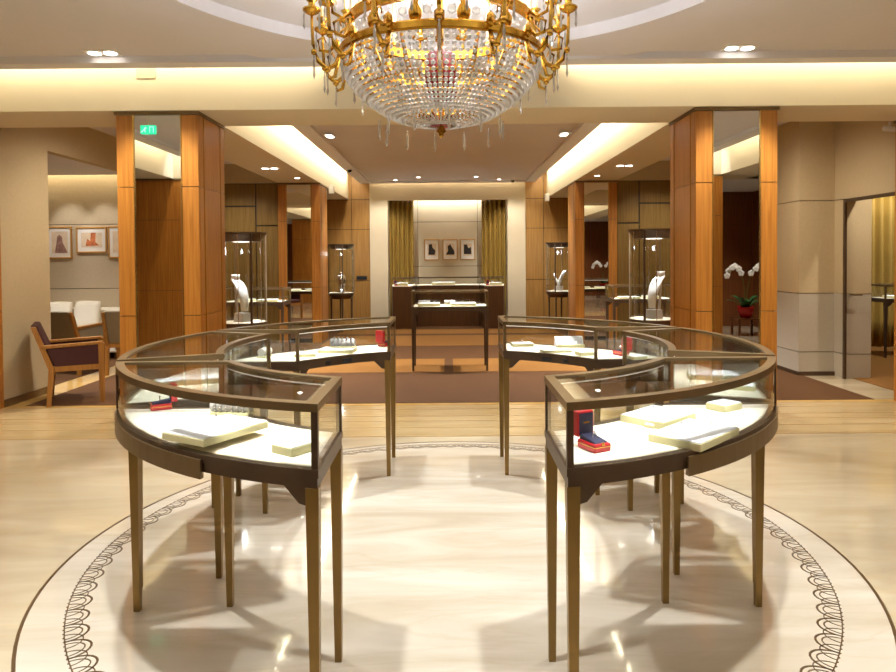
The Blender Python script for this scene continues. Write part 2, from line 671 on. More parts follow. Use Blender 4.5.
def panels_x(b, y0, y1, x, t, z0, z1, cuts, seams=SEAMS, gap=0.007, mi=0):
    ys = [y0] + list(cuts) + [y1]
    zs = [z0] + [s for s in seams if z0 < s < z1] + [z1]
    xa, xb = sorted((x, x + t))
    for ya, yb in zip(ys, ys[1:]):
        for za, zb in zip(zs, zs[1:]):
            b.box(xa, xb, ya + gap / 2, yb - gap / 2, za + gap / 2, zb - gap / 2, mi)


# behind the camera and the hall sides
b = MB()
b.box(-6.5, 6.5, -2.1, -2.0, 0, 3.0, 1)
for i in range(13):
    panels_y(MB() if False else b, -6.5 + i, -5.5 + i, -1.98, 0.02, 0, ZB, [])
for f in b.bm.faces:
    pass
o = struct(b, 'wall_rear', ['veneer_dark', 'seam'])
# boards must look into the room (+Y): shift them to the inner face
for v in o.data.vertices:
    if v.co.y > -2.0 - 1e-6 and v.co.y < -1.97:
        v.co.y += 0.02
b = MB()
b.box(-6.6, -6.5, -2, 6.84, 0, 3.0, 1)
panels_x(b, -2, 6.84, -6.5, 0.02, 0, ZB, [-1, 0, 1, 2, 3, 4, 5, 6])
struct(b, 'wall_gallery_left', ['veneer_dark', 'seam'])
b = MB()
b.box(6.5, 6.6, -2, 6.84, 0, 3.0, 1)
panels_x(b, -2, 6.84, 6.5, -0.02, 0, ZB, [-1, 0, 1, 2, 3, 4, 5, 6])
struct(b, 'wall_gallery_right', ['veneer_dark', 'seam'])
# left wall with the wide opening to the lounge
b = MB()
b.box(-XS - 0.12, -XS, 6.84, 7.67, 0, 3.2)
b.box(-XS - 0.12, -XS, 7.67, 11.2, 2.76, 3.2)
b.box(-XS - 0.12, -XS, 11.0, 12.0, 0, 3.2)
struct(b, 'wall_left', 'wall_beige')
struct(MB().box(-XS, -XS + 0.015, 6.84, 7.67, 0, 0.08), 'baseboard_left', 'bronze')
# lounge
b = MB()
b.box(-9, -XS - 0.12, 11.0, 11.1, 0, 3.3, 1)
for z0, z1 in ((0.0, 0.33), (0.34, 1.04), (1.05, 2.09), (2.10, 3.3)):
    b.box(-9, -XS - 0.12, 10.975, 11.0, z0, z1)
struct(b, 'wall_lounge_back', ['panel_fabric', 'seam'])
struct(MB().box(-9.1, -9, 6.84, 11.1, 0, 3.3), 'wall_lounge_left', 'wall_beige')
struct(MB().box(-9.1, -XS - 0.12, 6.74, 6.84, 0, 3.3), 'wall_lounge_front', 'wall_beige')
b = MB()
b.box(-9, -XS - 0.12, 6.84, 10.72, 2.87, 2.95)
b.box(-9, -XS - 0.12, 10.72, 11.0, 3.2, 3.3)
b.box(-9, -XS - 0.12, 10.66, 10.72, 2.95, 3.2)
struct(b, 'ceiling_lounge', 'paint')
area('lounge_cove_lamp', (-6.7, 10.84, 3.12), (0, 0.5, -1), 4.0, 0.06, 22, (1, 0.82, 0.5))
for x in (-6.15, -5.6, -7.2):
    spot('lounge_downlight_lamp', (x, 10.2, 2.86), (x, 10.95, 1.95), 45, 50, 0.8, NEUT)
for x, y in ((-5.6, 9.2), (-6.6, 8.4), (-5.2, 8.0)):
    spot('lounge_ceiling_lamp', (x, y, 2.86), (x, y, 0), 170, 110, 0.6, NEUT)
# right wall: panelled pier, doorway, reveal
b = MB()
b.box(4.38, 4.8, 8.34, 12.0, 0, 3.2, 2)
for z0, z1, mi in ((0, 0.29, 1), (0.30, 1.02, 1), (1.03, 2.17, 0), (2.18, 3.2, 0)):
    b.box(4.36, 4.38, 8.34, 12.0, z0, z1, mi)
    b.box(4.36, 4.8, 8.32, 8.34, z0, z1, mi)
    b.box(4.8, 4.86, 8.10, 8.36, z0, z1, mi)
    b.box(4.86, 5.12, 8.10, 8.12, z0, min(z1, 3.2), mi)
b.box(4.86, 5.12, 8.12, 8.30, 0, 3.2, 2)
b.box(4.8, 4.95, 6.84, 8.10, 2.17, 3.2, 0)
struct(b, 'wall_right', ['wall_beige', 'panel_leather', 'seam_soft'])
b = MB()
b.box(4.345, 4.36, 8.305, 12.0, 0, 0.05)
b.box(4.36, 4.8, 8.305, 8.32, 0, 0.05)
struct(b, 'baseboard_right', 'bronze_dark')
b = MB()
b.box(4.775, 4.80, 6.84, 8.10, 2.13, 2.17)
b.box(4.775, 4.80, 8.06, 8.10, 0, 2.13)
struct(b, 'trim_doorway', 'bronze_dark')
o = MB().tube([(4.86, 8.09, 1.02), (4.86, 8.02, 1.02), (4.96, 8.02, 1.02)], 0.012).build('door_handle', 'bronze', org=(4.9, 8.05, 1.02))
tag(o, 'small bronze lever handle on the right doorway reveal', 'handle')
# side room behind the doorway
struct(MB().box(4.86, 9.1, 11.0, 11.1, 0, 3.3), 'wall_side_room_back', 'wall_beige')
struct(MB().box(9.0, 9.1, 6.74, 11.1, 0, 3.3), 'wall_side_room_right', 'wall_beige')
struct(MB().box(5.3, 9.1, 6.74, 6.84, 0, 3.3), 'wall_side_room_front', 'wall_beige')
struct(MB().box(4.95, 9.1, 6.84, 11.1, 2.9, 3.0), 'ceiling_side_room', 'paint')
spot('side_room_lamp', (7.0, 9.8, 2.88), (7.0, 10.8, 1.6), 160, 90, 0.6)
spot('doorway_fill', (5.3, 7.3, 2.85), (5.15, 8.1, 0.9), 75, 110, 0.9, WARM)  # unseen spot added to light up the doorway reveal
spot('side_room_lamp', (6.2, 9.0, 2.88), (6.2, 9.3, 0), 120, 100, 0.6)
# aisle end walls: dark gold panels
for s, nm in ((-1, 'left'), (1, 'right')):
    b = MB()
    x0, x1 = sorted((s * XP1, s * 4.45))
    b.box(x0, x1, 12.0, 12.1, 0, ZB, 1)
    cuts = sorted([s * 3.42, s * 4.0])
    xs = [x0] + cuts + [x1]
    for xa, xb in zip(xs, xs[1:]):
        zs = [0, 1.0, 2.45, ZB] if xb - xa > 0.45 else [0, 0.95, 2.1, ZB]
        for za, zb in zip(zs, zs[1:]):
            b.box(xa + 0.012, xb - 0.012, 11.975, 12.0, za + 0.012, zb - 0.012)
    struct(b, 'wall_aisle_' + nm, ['panel_olive', 'seam'])
# far wall
YB = 15.4
b = MB()
for s in (-1, 1):
    x0, x1 = sorted((s * 1.78, s * 3.4))
    b.box(x0, x1, YB, YB + 0.1, 0, 3.6, 1)
    xs = sorted([s * 1.78, s * 2.2, s * 2.8, s * 3.4])
    for xa, xb in zip(xs, xs[1:]):
        for za, zb in zip((0, 0.99, 2.17, 2.85), (0.99, 2.17, 2.85, 3.5)):
            b.box(xa + 0.006, xb - 0.006, YB - 0.02, YB, za + 0.006, zb - 0.006)
    # thin side of the passage behind the second pillar
    xa, xb = sorted((s * 3.4, s * 3.5))
    b.box(xa, xb, 12.1, YB, 0, ZB, 0)
struct(b, 'wall_far', ['veneer_gold', 'seam'])
b = MB()
b.box(-1.78, -1.37, YB - 0.06, YB + 0.1, 0, 3.6)
b.box(1.37, 1.78, YB - 0.06, YB + 0.1, 0, 3.6)
b.box(-1.37, 1.37, YB - 0.06, YB + 0.1, 2.83, 3.6)
struct(b, 'wall_far_portal', 'wall_portal')
b = MB()
b.box(-1.45, 1.45, 16.1, 16.2, 0, 3.3, 1)
for xa, xb in ((-1.45, -0.72), (-0.71, 0.71), (0.72, 1.45)):
    for za, zb in ((0, 1.3), (1.31, 2.36), (2.37, 3.3)):
        b.box(xa, xb, 16.075, 16.1, za, zb)
b.box(-1.55, -1.45, YB + 0.1, 16.2, 0, 3.3)
b.box(1.45, 1.55, YB + 0.1, 16.2, 0, 3.3)
b.box(-1.45, 1.45, YB + 0.1, 16.1, 3.0, 3.1)
struct(b, 'wall_niche', ['wall_portal', 'seam'])

# ----------------------------------------------------------------- pillars


def pillar(s, y0, mirror=True, xa=XP0, xb=XP1, d=0.70):
    x0, x1 = sorted((s * xa, s * xb))
    root = sroot('pillar', ((x0 + x1) / 2, y0 + d / 2, 0))
    og = root.location.copy()
    y1 = y0 + d
    MB().box(x0 + 0.02, x1 - 0.02, y0 + 0.02, y1 - 0.02, 0, ZB).build('core', 'seam', root, org=og)
    b = MB()
    mw = 0.155
    if mirror:
        panels_y(b, x0, x0 + mw, y0 + 0.02, 0.02, 0, ZB - 0.03, [])
        panels_y(b, x1 - mw, x1, y0 + 0.02, 0.02, 0, ZB - 0.03, [])
    else:
        panels_y(b, x0, x1, y0 + 0.02, 0.02, 0, ZB - 0.03, [])
    zs = [0, 0.99, 2.17, ZB - 0.03]
    for za, zb in zip(zs, zs[1:]):
        b.box(x0, x1, y1 - 0.02, y1, za + 0.003, zb - 0.003)
        for xx, t in ((x0, 0.02), (x1 - 0.02, 0.02)):
            for ya, yb in ((y0, y0 + 0.12), (y0 + 0.128, y1 - 0.128), (y1 - 0.12, y1)):
                b.box(xx, xx + t, ya + 0.021, yb - 0.021 if yb == y1 else yb, za + 0.003, zb - 0.003)
    b.build('veneer_cladding', 'veneer', root, org=og)
    b = MB()
    b.box(x0 - 0.012, x1 + 0.012, y0 - 0.012, y1 + 0.012, ZB - 0.03, ZB - 0.001)
    b.build('cap_trim', 'bronze', root, org=og)
    b = MB()
    for xx in (x0 - 0.003, x1 - 0.003):
        for ya in (y0 + 0.12, y1 - 0.128):
            b.box(xx, xx + 0.006, ya + 0.001, ya + 0.007, 0, ZB - 0.03)
    b.build('side_strip', 'brass', root, org=og)
    if mirror:
        MB().box(x0 + mw + 0.008, x1 - mw - 0.008, y0 + 0.006, y0 + 0.018, 0.08, ZB - 0.035).build('mirror_panel', 'mirror', root, org=og)
        b = MB()
        for xx in (x0 + mw, x1 - mw - 0.008):
            b.box(xx, xx + 0.008, y0 - 0.004, y0 + 0.02, 0, ZB - 0.03)
        b.build('mirror_edge', 'brass', root, org=og)
    return root


for s in (-1, 1):
    pillar(s, YF)
    pillar(s, 11.94)
    pillar(s, YF, False, XS, XS + 0.72)
    pillar(s, 0.42, False, XS - 0.12 if s < 0 else 3.84, XS + (0.72 if s < 0 else 0.02))

# --------------------------------------------------------- cove lighting
area('cove_front_lamp', (0, 5.98, 3.40), (0, 0.75, -1), 8.6, 0.05, 44, (1, 0.88, 0.64))
area('cove_back_lamp', (0, 1.24, 3.40), (0, -0.75, -1), 8.6, 0.05, 140, (0.96, 0.98, 1.0))
area('cove_right_lamp', (4.44, 3.6, 3.40), (0.75, 0, -1), 4.2, 0.05, 25, (1, 0.86, 0.6))
area('cove_left_lamp', (-4.44, 3.6, 3.40), (-0.75, 0, -1), 4.2, 0.05, 25, (1, 0.86, 0.6))
area('cove_corridor_left_lamp', (-2.12, 11.05, 3.42), (-0.75, 0, -1), 8.2, 0.05, 66, (1, 0.88, 0.64))
area('cove_corridor_right_lamp', (2.12, 11.05, 3.42), (0.75, 0, -1), 8.2, 0.05, 66, (1, 0.88, 0.64))
area('cove_far_lamp', (0, 15.28, 3.40), (0, 0.4, -1), 3.4, 0.04, 10, (1, 0.84, 0.6))
area('niche_cove_lamp', (0, 15.9, 2.97), (0, 0.3, -1), 1.9, 0.05, 13, NEUT)

# ------------------------------------------------------------- downlights
def downlight(x, y, z, label, twin='x', group=None, gap=0.065):
    root = thing('ceiling_light', label, 'ceiling light', (x, y, z), 0 if twin == 'x' else PI / 2, group)
    MB().box(-gap - 0.07, gap + 0.07, -0.075, 0.075, -0.006, 0.0).build('trim_plate', 'plastic_white', root)
    for q in (-1, 1):
        MB().lathe([(0.05, -0.004), (0.05, -0.010), (0.046, -0.010)], (q * gap, 0, 0), 20).build('lamp', 'lens_glow', root)
    return root


def single(x, y, z, label, group=None, r=0.05):
    root = thing('ceiling_light', label, 'ceiling light', (x, y, z), 0, group)
    MB().lathe([(r + 0.02, 0), (r + 0.02, -0.006), (r, -0.006)], n=24).build('trim_ring', 'plastic_white', root)
    MB().lathe([(r - 0.01, -0.006), (r - 0.012, -0.011), (0.01, -0.011)], n=20).build('lamp', 'lens_glow', root)
    return root


downlight(-2.86, 5.61, ZC + 0.03, 'recessed twin ceiling spotlight left of the chandelier, above the left mirrored pillar')
downlight(2.44, 5.61, ZC + 0.03, 'recessed twin ceiling spotlight right of the chandelier, above the right mirrored pillar')
for s, w in ((-1, 'left'), (1, 'right')):
    downlight(s * 2.64, 10.0, ZB, 'white twin spotlight under the %s corridor beam, between its pillars' % w)
    single(s * 2.5, 11.2, ZB, 'small round spotlight under the %s corridor beam, just before the far pillar' % w)
    downlight(s * 1.62, 9.3, 3.20, 'twin spotlight in the corridor ceiling beside the %s light cove' % w, 'y', gap=0.06)
    single(s * 1.15, 14.9, 3.24, 'round spotlight in the corridor ceiling near the %s end of the far wall' % w)
    single(s * 0.62, 14.4, 3.24, 'round spotlight in the corridor ceiling, inner %s one before the far wall' % w)
    spot('beam_downlight_lamp', (s * 2.64, 10.0, ZB - 0.03), (s * 2.64, 9.8, 0), 240, 95, 0.6)
    spot('beam_downlight_lamp', (s * 2.64, 8.0, ZB - 0.03), (s * 2.64, 7.9, 0), 160, 95, 0.6)
    spot('aisle_lamp', (s * 3.7, 10.6, 3.15), (s * 3.7, 11.6, 1.2), 130, 90, 0.8)
    spot('aisle_lamp', (s * 3.3, 7.5, 3.12), (s * 4.0, 8.0, 0), 190, 150, 1.0, WARM, 0.25)
    spot('corridor_lamp', (s * 1.62, 9.3, 3.17), (s * 1.2, 9.3, 0), 460, 110, 0.6)
    spot('corridor_lamp', (s * 1.15, 14.3, 3.2), (s * 1.6, 15.4, 1.4), 120, 80, 0.7)
    spot('corridor_lamp', (s * 1.2, 12.3, 3.2), (s * 1.9, 13.6, 0.6), 240, 95, 0.7)
    spot('pillar_wash_lamp', (s * 2.62, 5.50, ZC - 0.01), (s * 2.62, 6.2, 0.9), 150, 80, 0.7)
    spot('side_wash_lamp', (s * 3.7, 5.0, ZC), (s * 4.0, 5.6, 0), 110, 130, 1.0, WARM)
for x in (-0.34, 0.0, 0.34):
    spot('picture_lamp', (x, 15.4, 2.95), (x, 16.05, 1.85), 190, 46, 0.8, NEUT, 0.02)
# hidden spots added over the ring of cases, no fixtures, for the shadows beneath
for k in range(6):
    a = R(60 * k)
    x, y = 1.72 * math.cos(a), RC[1] + 1.72 * math.sin(a)
    spot('hall_hidden_spot', (x, y, ZC + 0.07), (x * 0.92, RC[1] + (y - RC[1]) * 0.92, 0), 330, 64, 0.7, COOL, 0.05)
for x in (-3.2, 3.2):
    for y in (2.6, 4.6):
        spot('hall_hidden_spot', (x, y, ZC), (x * 1.05, y, 0), 30, 110, 0.9, NEUT, 0.06)
spot('orchid_fill', (5.5, 0.2, ZB - 0.03), (5.6, -0.5, 0.8), 130, 80, 0.8)  # extra spot, no such fitting, added to brighten the orchid
for x in (-4.6, 0, 4.6):
    spot('gallery_lamp', (x, 0.1 if x == 0 else -0.6, ZB - 0.03), (x, -1.0, 0), 120, 110, 0.7)
spot('chandelier_lamp', (0, 3.6, 2.66), (0, 3.6, 3.3), 400, 172, 0.5, (0.92, 0.95, 1.0), 0.25)
point('chandelier_lamp', (0, 3.6, 2.85), 14, (1, 0.92, 0.82), 0.25)
point('chandelier_lamp', (0, 3.6, 2.44), 4.0, (1, 0.95, 0.88), 0.12)

# ------------------------------------------------------- display cases
ZA0, ZA1, ZT = 0.803, 0.857, 1.062


class RingFoot:
    """plan of a case of the ring: kind 'end' (beside the gap) or 'mid'"""
    def __init__(self, kind, sx, sy):
        self.kind, self.sx, self.sy = kind, sx, sy

    def curves(self, i, n=22):
        ro, ri = 1.565 - i, 1.115 + i
        if self.kind == 'end':
            g, e = (0.366 if self.sx > 0 and self.sy < 0 else 0.385) + i, 0.625 + i
            ao0, ao1 = math.asin(g / ro), math.acos(e / ro)      # angle from the +y axis
            ai0, ai1 = math.asin(g / ri), math.acos(e / ri)
            f = lambda r, a: (RC[0] + self.sx * r * math.sin(a), RC[1] + self.sy * r * math.cos(a))
        else:
            h = R(22.0)
            ao0, ao1 = -(h - math.asin(i / ro)), h - math.asin(i / ro)
            ai0, ai1 = -(h - math.asin(i / ri)), h - math.asin(i / ri)
            f = lambda r, a: (RC[0] + self.sx * r * math.cos(a), RC[1] + r * math.sin(a))
        out = [f(ro, ao0 + (ao1 - ao0) * k / n) for k in range(n + 1)]
        inn = [f(ri, ai0 + (ai1 - ai0) * k / n) for k in range(n + 1)]
        return out, inn

    def centre(self):
        o, i = self.curves(0)
        m = len(o) // 2
        return ((o[m][0] + i[m][0]) / 2, (o[m][1] + i[m][1]) / 2)


class RectFoot:
    def __init__(self, cx, cy, w, d):
        self.cx, self.cy, self.w, self.d = cx, cy, w, d

    def curves(self, i, n=2):
        w, d = self.w / 2 - i, self.d / 2 - i
        out = [(self.cx - w + 2 * w * k / n, self.cy - d) for k in range(n + 1)]
        inn = [(self.cx - w + 2 * w * k / n, self.cy + d) for k in range(n + 1)]
        return out, inn

    def centre(self):
        return (self.cx, self.cy)


def closed(foot, i):
    o, n = foot.curves(i)
    return o + n[::-1]


def display_case(foot, label, group=None, drawer=None, lock=False, leg_mat='brass_leg'):
    cx, cy = foot.centre()
    og = Vector((cx, cy, 0))
    root = thing('display_case', label, 'display case', og, 0, group)
    bd = lambda mb, nm, mat, par=root, **k: mb.build(nm, mat, par, org=og, **k)
    bd(MB().prism(closed(foot, 0.004), ZA0, ZA1 - 0.004), 'apron', 'bronze_dark')
    bd(MB().loop(closed(foot, 0.0), closed(foot, 0.03), ZA1 - 0.022, ZA1 + 0.004), 'lower_frame', 'bronze_dark')
    dk = bd(MB().prism(closed(foot, 0.02), ZA1 - 0.004, ZA1 + 0.002), 'deck', 'deck_white')
    bd(MB().loop(closed(foot, 0.0), closed(foot, 0.034), ZT - 0.026, ZT), 'top_frame', 'bronze')
    bd(MB().prism(closed(foot, 0.030), ZT - 0.014, ZT - 0.006), 'top_glass', 'glass')
    a, b2 = foot.curves(0.006), foot.curves(0.012)
    z0, z1 = ZA1 + 0.004, ZT - 0.026
    bd(MB().strip(a[0], b2[0], z0, z1), 'glass_pane', 'glass')
    bd(MB().strip(a[1], b2[1], z0, z1), 'glass_pane', 'glass')
    for k in (0, -1):
        bd(MB().strip([a[0][k], a[1][k]], [b2[0][k], b2[1][k]], z0, z1), 'glass_pane', 'glass')
    cor = foot.curves(0.012)
    for side in (0, 1):
        for k in (0, -1):
            x, y = cor[side][k]
            bd(MB().box(x - 0.010, x + 0.010, y - 0.010, y + 0.010, z0, z1), 'post', 'bronze_dark' if cy < 3.4 else 'bronze')
    # light rail under the top frame
    lr0, lr1 = foot.curves(0.018), foot.curves(0.030)
    bd(MB().strip(lr0[1], lr1[1], ZT - 0.032, ZT - 0.026), 'light_rail', 'lamp_soft')
    t0, t1 = foot.curves(0.034), foot.curves(0.016)
    for side in (0, 1):
        for k in (0, -1):
            ins = 0.022
            if isinstance(foot, RingFoot) and (k == -1 or foot.kind == 'mid'):
                ins = 0.068 if side == 0 else 0.034
            x, y = foot.curves(ins)[side][k]
            a0, b0 = 0.0205, 0.0125
            leg = bd(MB().hull8([(x - b0, y - b0, 0), (x + b0, y - b0, 0), (x + b0, y + b0, 0), (x - b0, y + b0, 0)],
                                [(x - a0, y - a0, ZA0), (x + a0, y - a0, ZA0), (x + a0, y + a0, ZA0), (x - a0, y + a0, ZA0)]), 'leg', leg_mat)
            # gusset between leg and apron, along the outer or inner edge
            ed = foot.curves(ins)[side]
            q = Vector((*ed[1 if k == 0 else -2], 0)) - Vector((x, y, 0))
            q.normalize()
            nn = Vector((-q.y, q.x, 0)) * 0.008
            p0 = Vector((x, y, 0)) + q * 0.02
            tri = [p0 + Vector((0, 0, ZA0 - 0.06)), p0 + q * 0.025 + Vector((0, 0, ZA0 - 0.055)), p0 + q * 0.08 + Vector((0, 0, ZA0)), p0 + Vector((0, 0, ZA0))]
            bd(MB().hull8([p - nn for p in tri], [p + nn for p in tri]), 'bracket', 'bronze_dark')
    if drawer:
        k0, k1 = drawer
        pa, pb = foot.curves(-0.008)[0][k0:k1], foot.curves(0.012)[0][k0:k1]
        bd(MB().strip(pa, pb, ZA0 - 0.022, ZA0 + 0.042), 'drawer_front', 'bronze')
    if lock:
        pa, pb = foot.curves(-0.005)[1], foot.curves(0.01)[1]
        m = len(pa) // 2
        bd(MB().strip(pa[m - 2:m + 1], pb[m - 2:m + 1], ZA0 + 0.008, ZA0 + 0.038), 'lock_plate', 'vent_dark')
        bd(MB().strip(pa[m + 3:m + 5], pb[m + 3:m + 5], ZA0 + 0.012, ZA0 + 0.034), 'lock_plate', 'vent_dark')
    return root


def case_light(foot, power, segs=(0.25, 0.75), col=(1, 0.96, 0.9), ln=0.42):
    o, i = foot.curves(0.13)
    for t in segs:
        k = min(int(t * (len(o) - 1)), len(o) - 2)
        for crv, w in ((i, 0.5), (o, 0.5)):
            p, q = Vector((*crv[k], 0)), Vector((*crv[k + 1], 0))
            d = q - p
            area_rot('case_lamp', ((p.x + q.x) / 2, (p.y + q.y) / 2, ZT - 0.03), math.atan2(d.y, d.x), ln, 0.012, power * w, col)


FOOT = {}
spec = [('end', -1, -1, 'curved glass display case nearest on the left, holding pads and a red ring box', (7, 23), False),
        ('end', 1, -1, 'curved glass display case nearest on the right, red ring box at its inner corner', (7, 23), False),
        ('mid', -1, 0, 'short curved glass display case on the left, behind the nearest left one', None, False),
        ('mid', 1, 0, 'short curved glass display case on the right, behind the nearest right one', None, False),
        ('end', -1, 1, 'curved glass display case at the back left, red box at its inner end', None, True),
        ('end', 1, 1, 'curved glass display case at the back right of the ring, row of rings inside', None, True)]
for kind, sx, sy, lab, dr, lk in spec:
    f = RingFoot(kind, sx, sy)
    FOOT[(kind, sx, sy)] = f
    display_case(f, lab, 'ring of curved display cases', dr, lk)
    case_light(f, 1.05, (0.22, 0.72) if kind == 'end' else (0.5,))
f = RectFoot(0.02, 9.05, 1.02, 0.50)
display_case(f, 'straight glass display case on thin legs in the middle of the corridor', leg_mat='bronze_dark')
case_light(f, 4.0, (0.5,), ln=0.9)
for s, w in ((-1, 'left'), (1, 'right')):
    f = RectFoot(s * 2.95, 10.3, 0.95, 0.5)
    display_case(f, 'straight glass display case in the %s aisle, behind the near tall vitrine' % w, leg_mat='bronze_dark')
    case_light(f, 2.0, (0.5,), ln=0.9)
f = RectFoot(6.75, 9.9, 0.9, 0.5)
display_case(f, 'glass display case in the side room seen through the right doorway', leg_mat='bronze_dark')
case_light(f, 2.0, (0.5,), ln=0.8)

# ------------------------------------------------- trays, rings, ring boxes
ZD = ZA1 + 0.002


def tray(p, w, d, h, rz, label, group='jewellery pads in the ring of cases'):
    root = thing('jewellery_pad', label, 'jewellery pad', p, rz, group)
    MB().box(-w / 2, w / 2, -d / 2, d / 2, 0, h).build('base', 'pad_side', root, bevel=0.002)
    MB().box(-w / 2 + 0.003, w / 2 - 0.003, -d / 2 + 0.003, d / 2 - 0.003, h, h + 0.004).build('cushion', 'pad_white', root, bevel=0.002)
    return root


def jewel(p, label, group, kind=0, rz=0.0):
    """a tiny ring standing in its pad"""
    root = thing('ring', label, 'ring', p, rz, group)
    MB().torus((0, 0, 0.009), 0.009, 0.0016, 16, 6, Matrix.Rotation(PI / 2, 3, 'X')).build('band', 'silver' if kind == 0 else 'gold', root, smooth=True)
    MB().ico((0, 0, 0.021), 0.0045, 1).build('stone', 'silver', root)
    return root


def jewels_on(t, w, d, h, spots, label, group, kind=0):
    m = Matrix.Translation(t.location) @ Matrix.Rotation(t.rotation_euler.z, 4, 'Z')
    first = None
    for (u, v) in spots:
        p = m @ Vector((u * w, v * d, h + 0.003))
        if first is None:
            first = jewel(p, label, group, kind, t.rotation_euler.z)
        else:
            dup(first, p)


def ring_box(p, rz, label, sc=1.0, stone=True):
    root = thing('ring_box', label, 'ring box', p, rz, 'red ring boxes')
    w, d, h = 0.062 * sc, 0.085 * sc, 0.026 * sc
    MB().box(-w / 2, w / 2, -d / 2, d / 2, 0, h).build('base', 'box_red', root, bevel=0.005)
    # base is a wedge-like well: navy cushion proud of the rim
    MB().hull8([(-w / 2 + .006, -d / 2 + .006, h), (w / 2 - .006, -d / 2 + .006, h), (w / 2 - .006, d / 2 - .004, h), (-w / 2 + .006, d / 2 - .004, h)],
               [(-w / 2 + .010, -d / 2 + .012, h + .005), (w / 2 - .010, -d / 2 + .012, h + .005), (w / 2 - .010, d / 2 - .006, h + .016), (-w / 2 + .010, d / 2 - .006, h + .016)]).build('cushion', 'box_navy', root, bevel=0.002)
    b = MB()
    b.box(-w / 2, w / 2, d / 2 - 0.004, d / 2 + 0.022 * sc, h + 0.004, h + 0.082 * sc)
    lid = b.build('lid', 'box_red', root, bevel=0.005)
    MB().box(-w / 2 + .006, w / 2 - .006, d / 2 - 0.006, d / 2 - 0.0035, h + 0.010, h + 0.076 * sc).build('lid_lining', 'box_navy', lid)
    MB().box(-w * .18, w * .18, d / 2 - 0.0068, d / 2 - 0.006, h + 0.045 * sc, h + 0.050 * sc).build('gilt_lettering', 'gold', lid)
    MB().box(-0.006, 0.006, -d / 2 - 0.002, -d / 2 + 0.002, h - 0.006, h + 0.004).build('clasp', 'gold', root)
    b = MB()
    b.loop([(-w / 2 - .001, -d / 2 - .001), (w / 2 + .001, -d / 2 - .001), (w / 2 + .001, d / 2 + .001), (-w / 2 - .001, d / 2 + .001)],
           [(-w / 2 + .002, -d / 2 + .002), (w / 2 - .002, -d / 2 + .002), (w / 2 - .002, d / 2 - .002), (-w / 2 + .002, d / 2 - .002)], h - 0.012, h - 0.010)
    b.build('gilt_line', 'gold', root)
    if stone:
        m = Matrix.Translation(root.location) @ Matrix.Rotation(rz, 4, 'Z')
        jewel(m @ Vector((0, -0.004, h + 0.007)), 'ring in the ' + label, None, 0, rz)
    return root


# near left case
ring_box(at(161, 409, ZD), R(-62), 'open red ring box at the far left of the nearest left case')
under = tray((-0.90, 2.44, ZD), 0.20, 0.17, 0.02, R(62), 'low cream pad lying under the large pad in the nearest left case')
t = tray((-0.825, 2.365, ZD + 0.025), 0.29, 0.21, 0.024, R(60), 'large white pad lying over another in the nearest left case')
jewels_on(t, 0.29, 0.21, 0.025, ((-.3, .1), (-.1, .2), (.15, .25), (.3, 0), (-.2, -.2)), 'tiny ring on the large pad in the nearest left case', 'rings on the large left pad')
t = tray(at(292, 452, ZD), 0.09, 0.10, 0.028, R(54), 'small square white pad near the front corner of the left case')
jewel(t.location + Vector((0.0, 0.0, 0.030)), 'single ring on the small square pad of the nearest left case', None, 0, 0.4)


def bracelet_roll(p, rz, label, w=0.16, lift=0.0, n=1):
    root = thing('bracelet_stand', label, 'bracelet stand', p, rz)
    MB().box(-w / 2, w / 2, -0.03, 0.03, 0, 0.012).build('foot', 'pad_side', root, bevel=0.002)
    b = MB()
    b.tube([(-w / 2, 0, 0.036), (w / 2, 0, 0.036)], 0.026, 20)
    b.build('roll', 'pad_grey', root, smooth=False)
    # bracelets wound round the roll are separate things
    for k in range(n):
        x = 0 if n == 1 else -w * 0.36 + w * 0.72 * k / (n - 1)
        br = bpy.data.objects
        m = Matrix.Translation(root.location) @ Matrix.Rotation(rz, 4, 'Z')
        bm = MB()
        for q in range(14):
            a = 2 * PI * q / 14
            bm.ico((x, 0.031 * math.cos(a), 0.036 + 0.031 * math.sin(a)), 0.0065, 1)
        o = bm.build('bracelet', 'silver')
        o.matrix_world = m
        tag(o, 'beaded bracelet round the %s' % label, 'bracelet', 'bracelets on a roll' if n > 1 else None)
    return root


bracelet_roll(at(232, 414, ZD), R(-8), 'grey roll stand at the back of the nearest left case', n=6, w=0.17)
# near right case
ring_box(at(594, 449, ZD), R(26), 'open red ring box at the inner corner of the nearest right case', 1.1)
t = tray((0.862, 2.345, ZD), 0.30, 0.19, 0.026, R(44), 'front large white pad in the nearest right case')
jewels_on(t, 0.32, 0.2, 0.027, ((-.3, .1), (-.05, .2), (.15, -.2), (.3, .1)), 'tiny ring on the front large pad of the nearest right case', 'rings on the front right pad')
t = tray((0.815, 2.60, ZD), 0.235, 0.19, 0.026, R(42), 'back large white pad behind another in the nearest right case')
jewels_on(t, 0.235, 0.19, 0.027, ((-.3, .2), (0, .1), (.2, -.1), (.05, -.25)), 'tiny ring on the back large pad of the nearest right case', 'rings on the back right pad')
tray(at(724, 409, ZD), 0.12, 0.09, 0.026, R(34), 'small square white pad at the outer side of the nearest right case')
tray(at(652, 427, ZD), 0.05, 0.04, 0.012, R(44), 'tiny cream pad beside the two large pads of the right case')
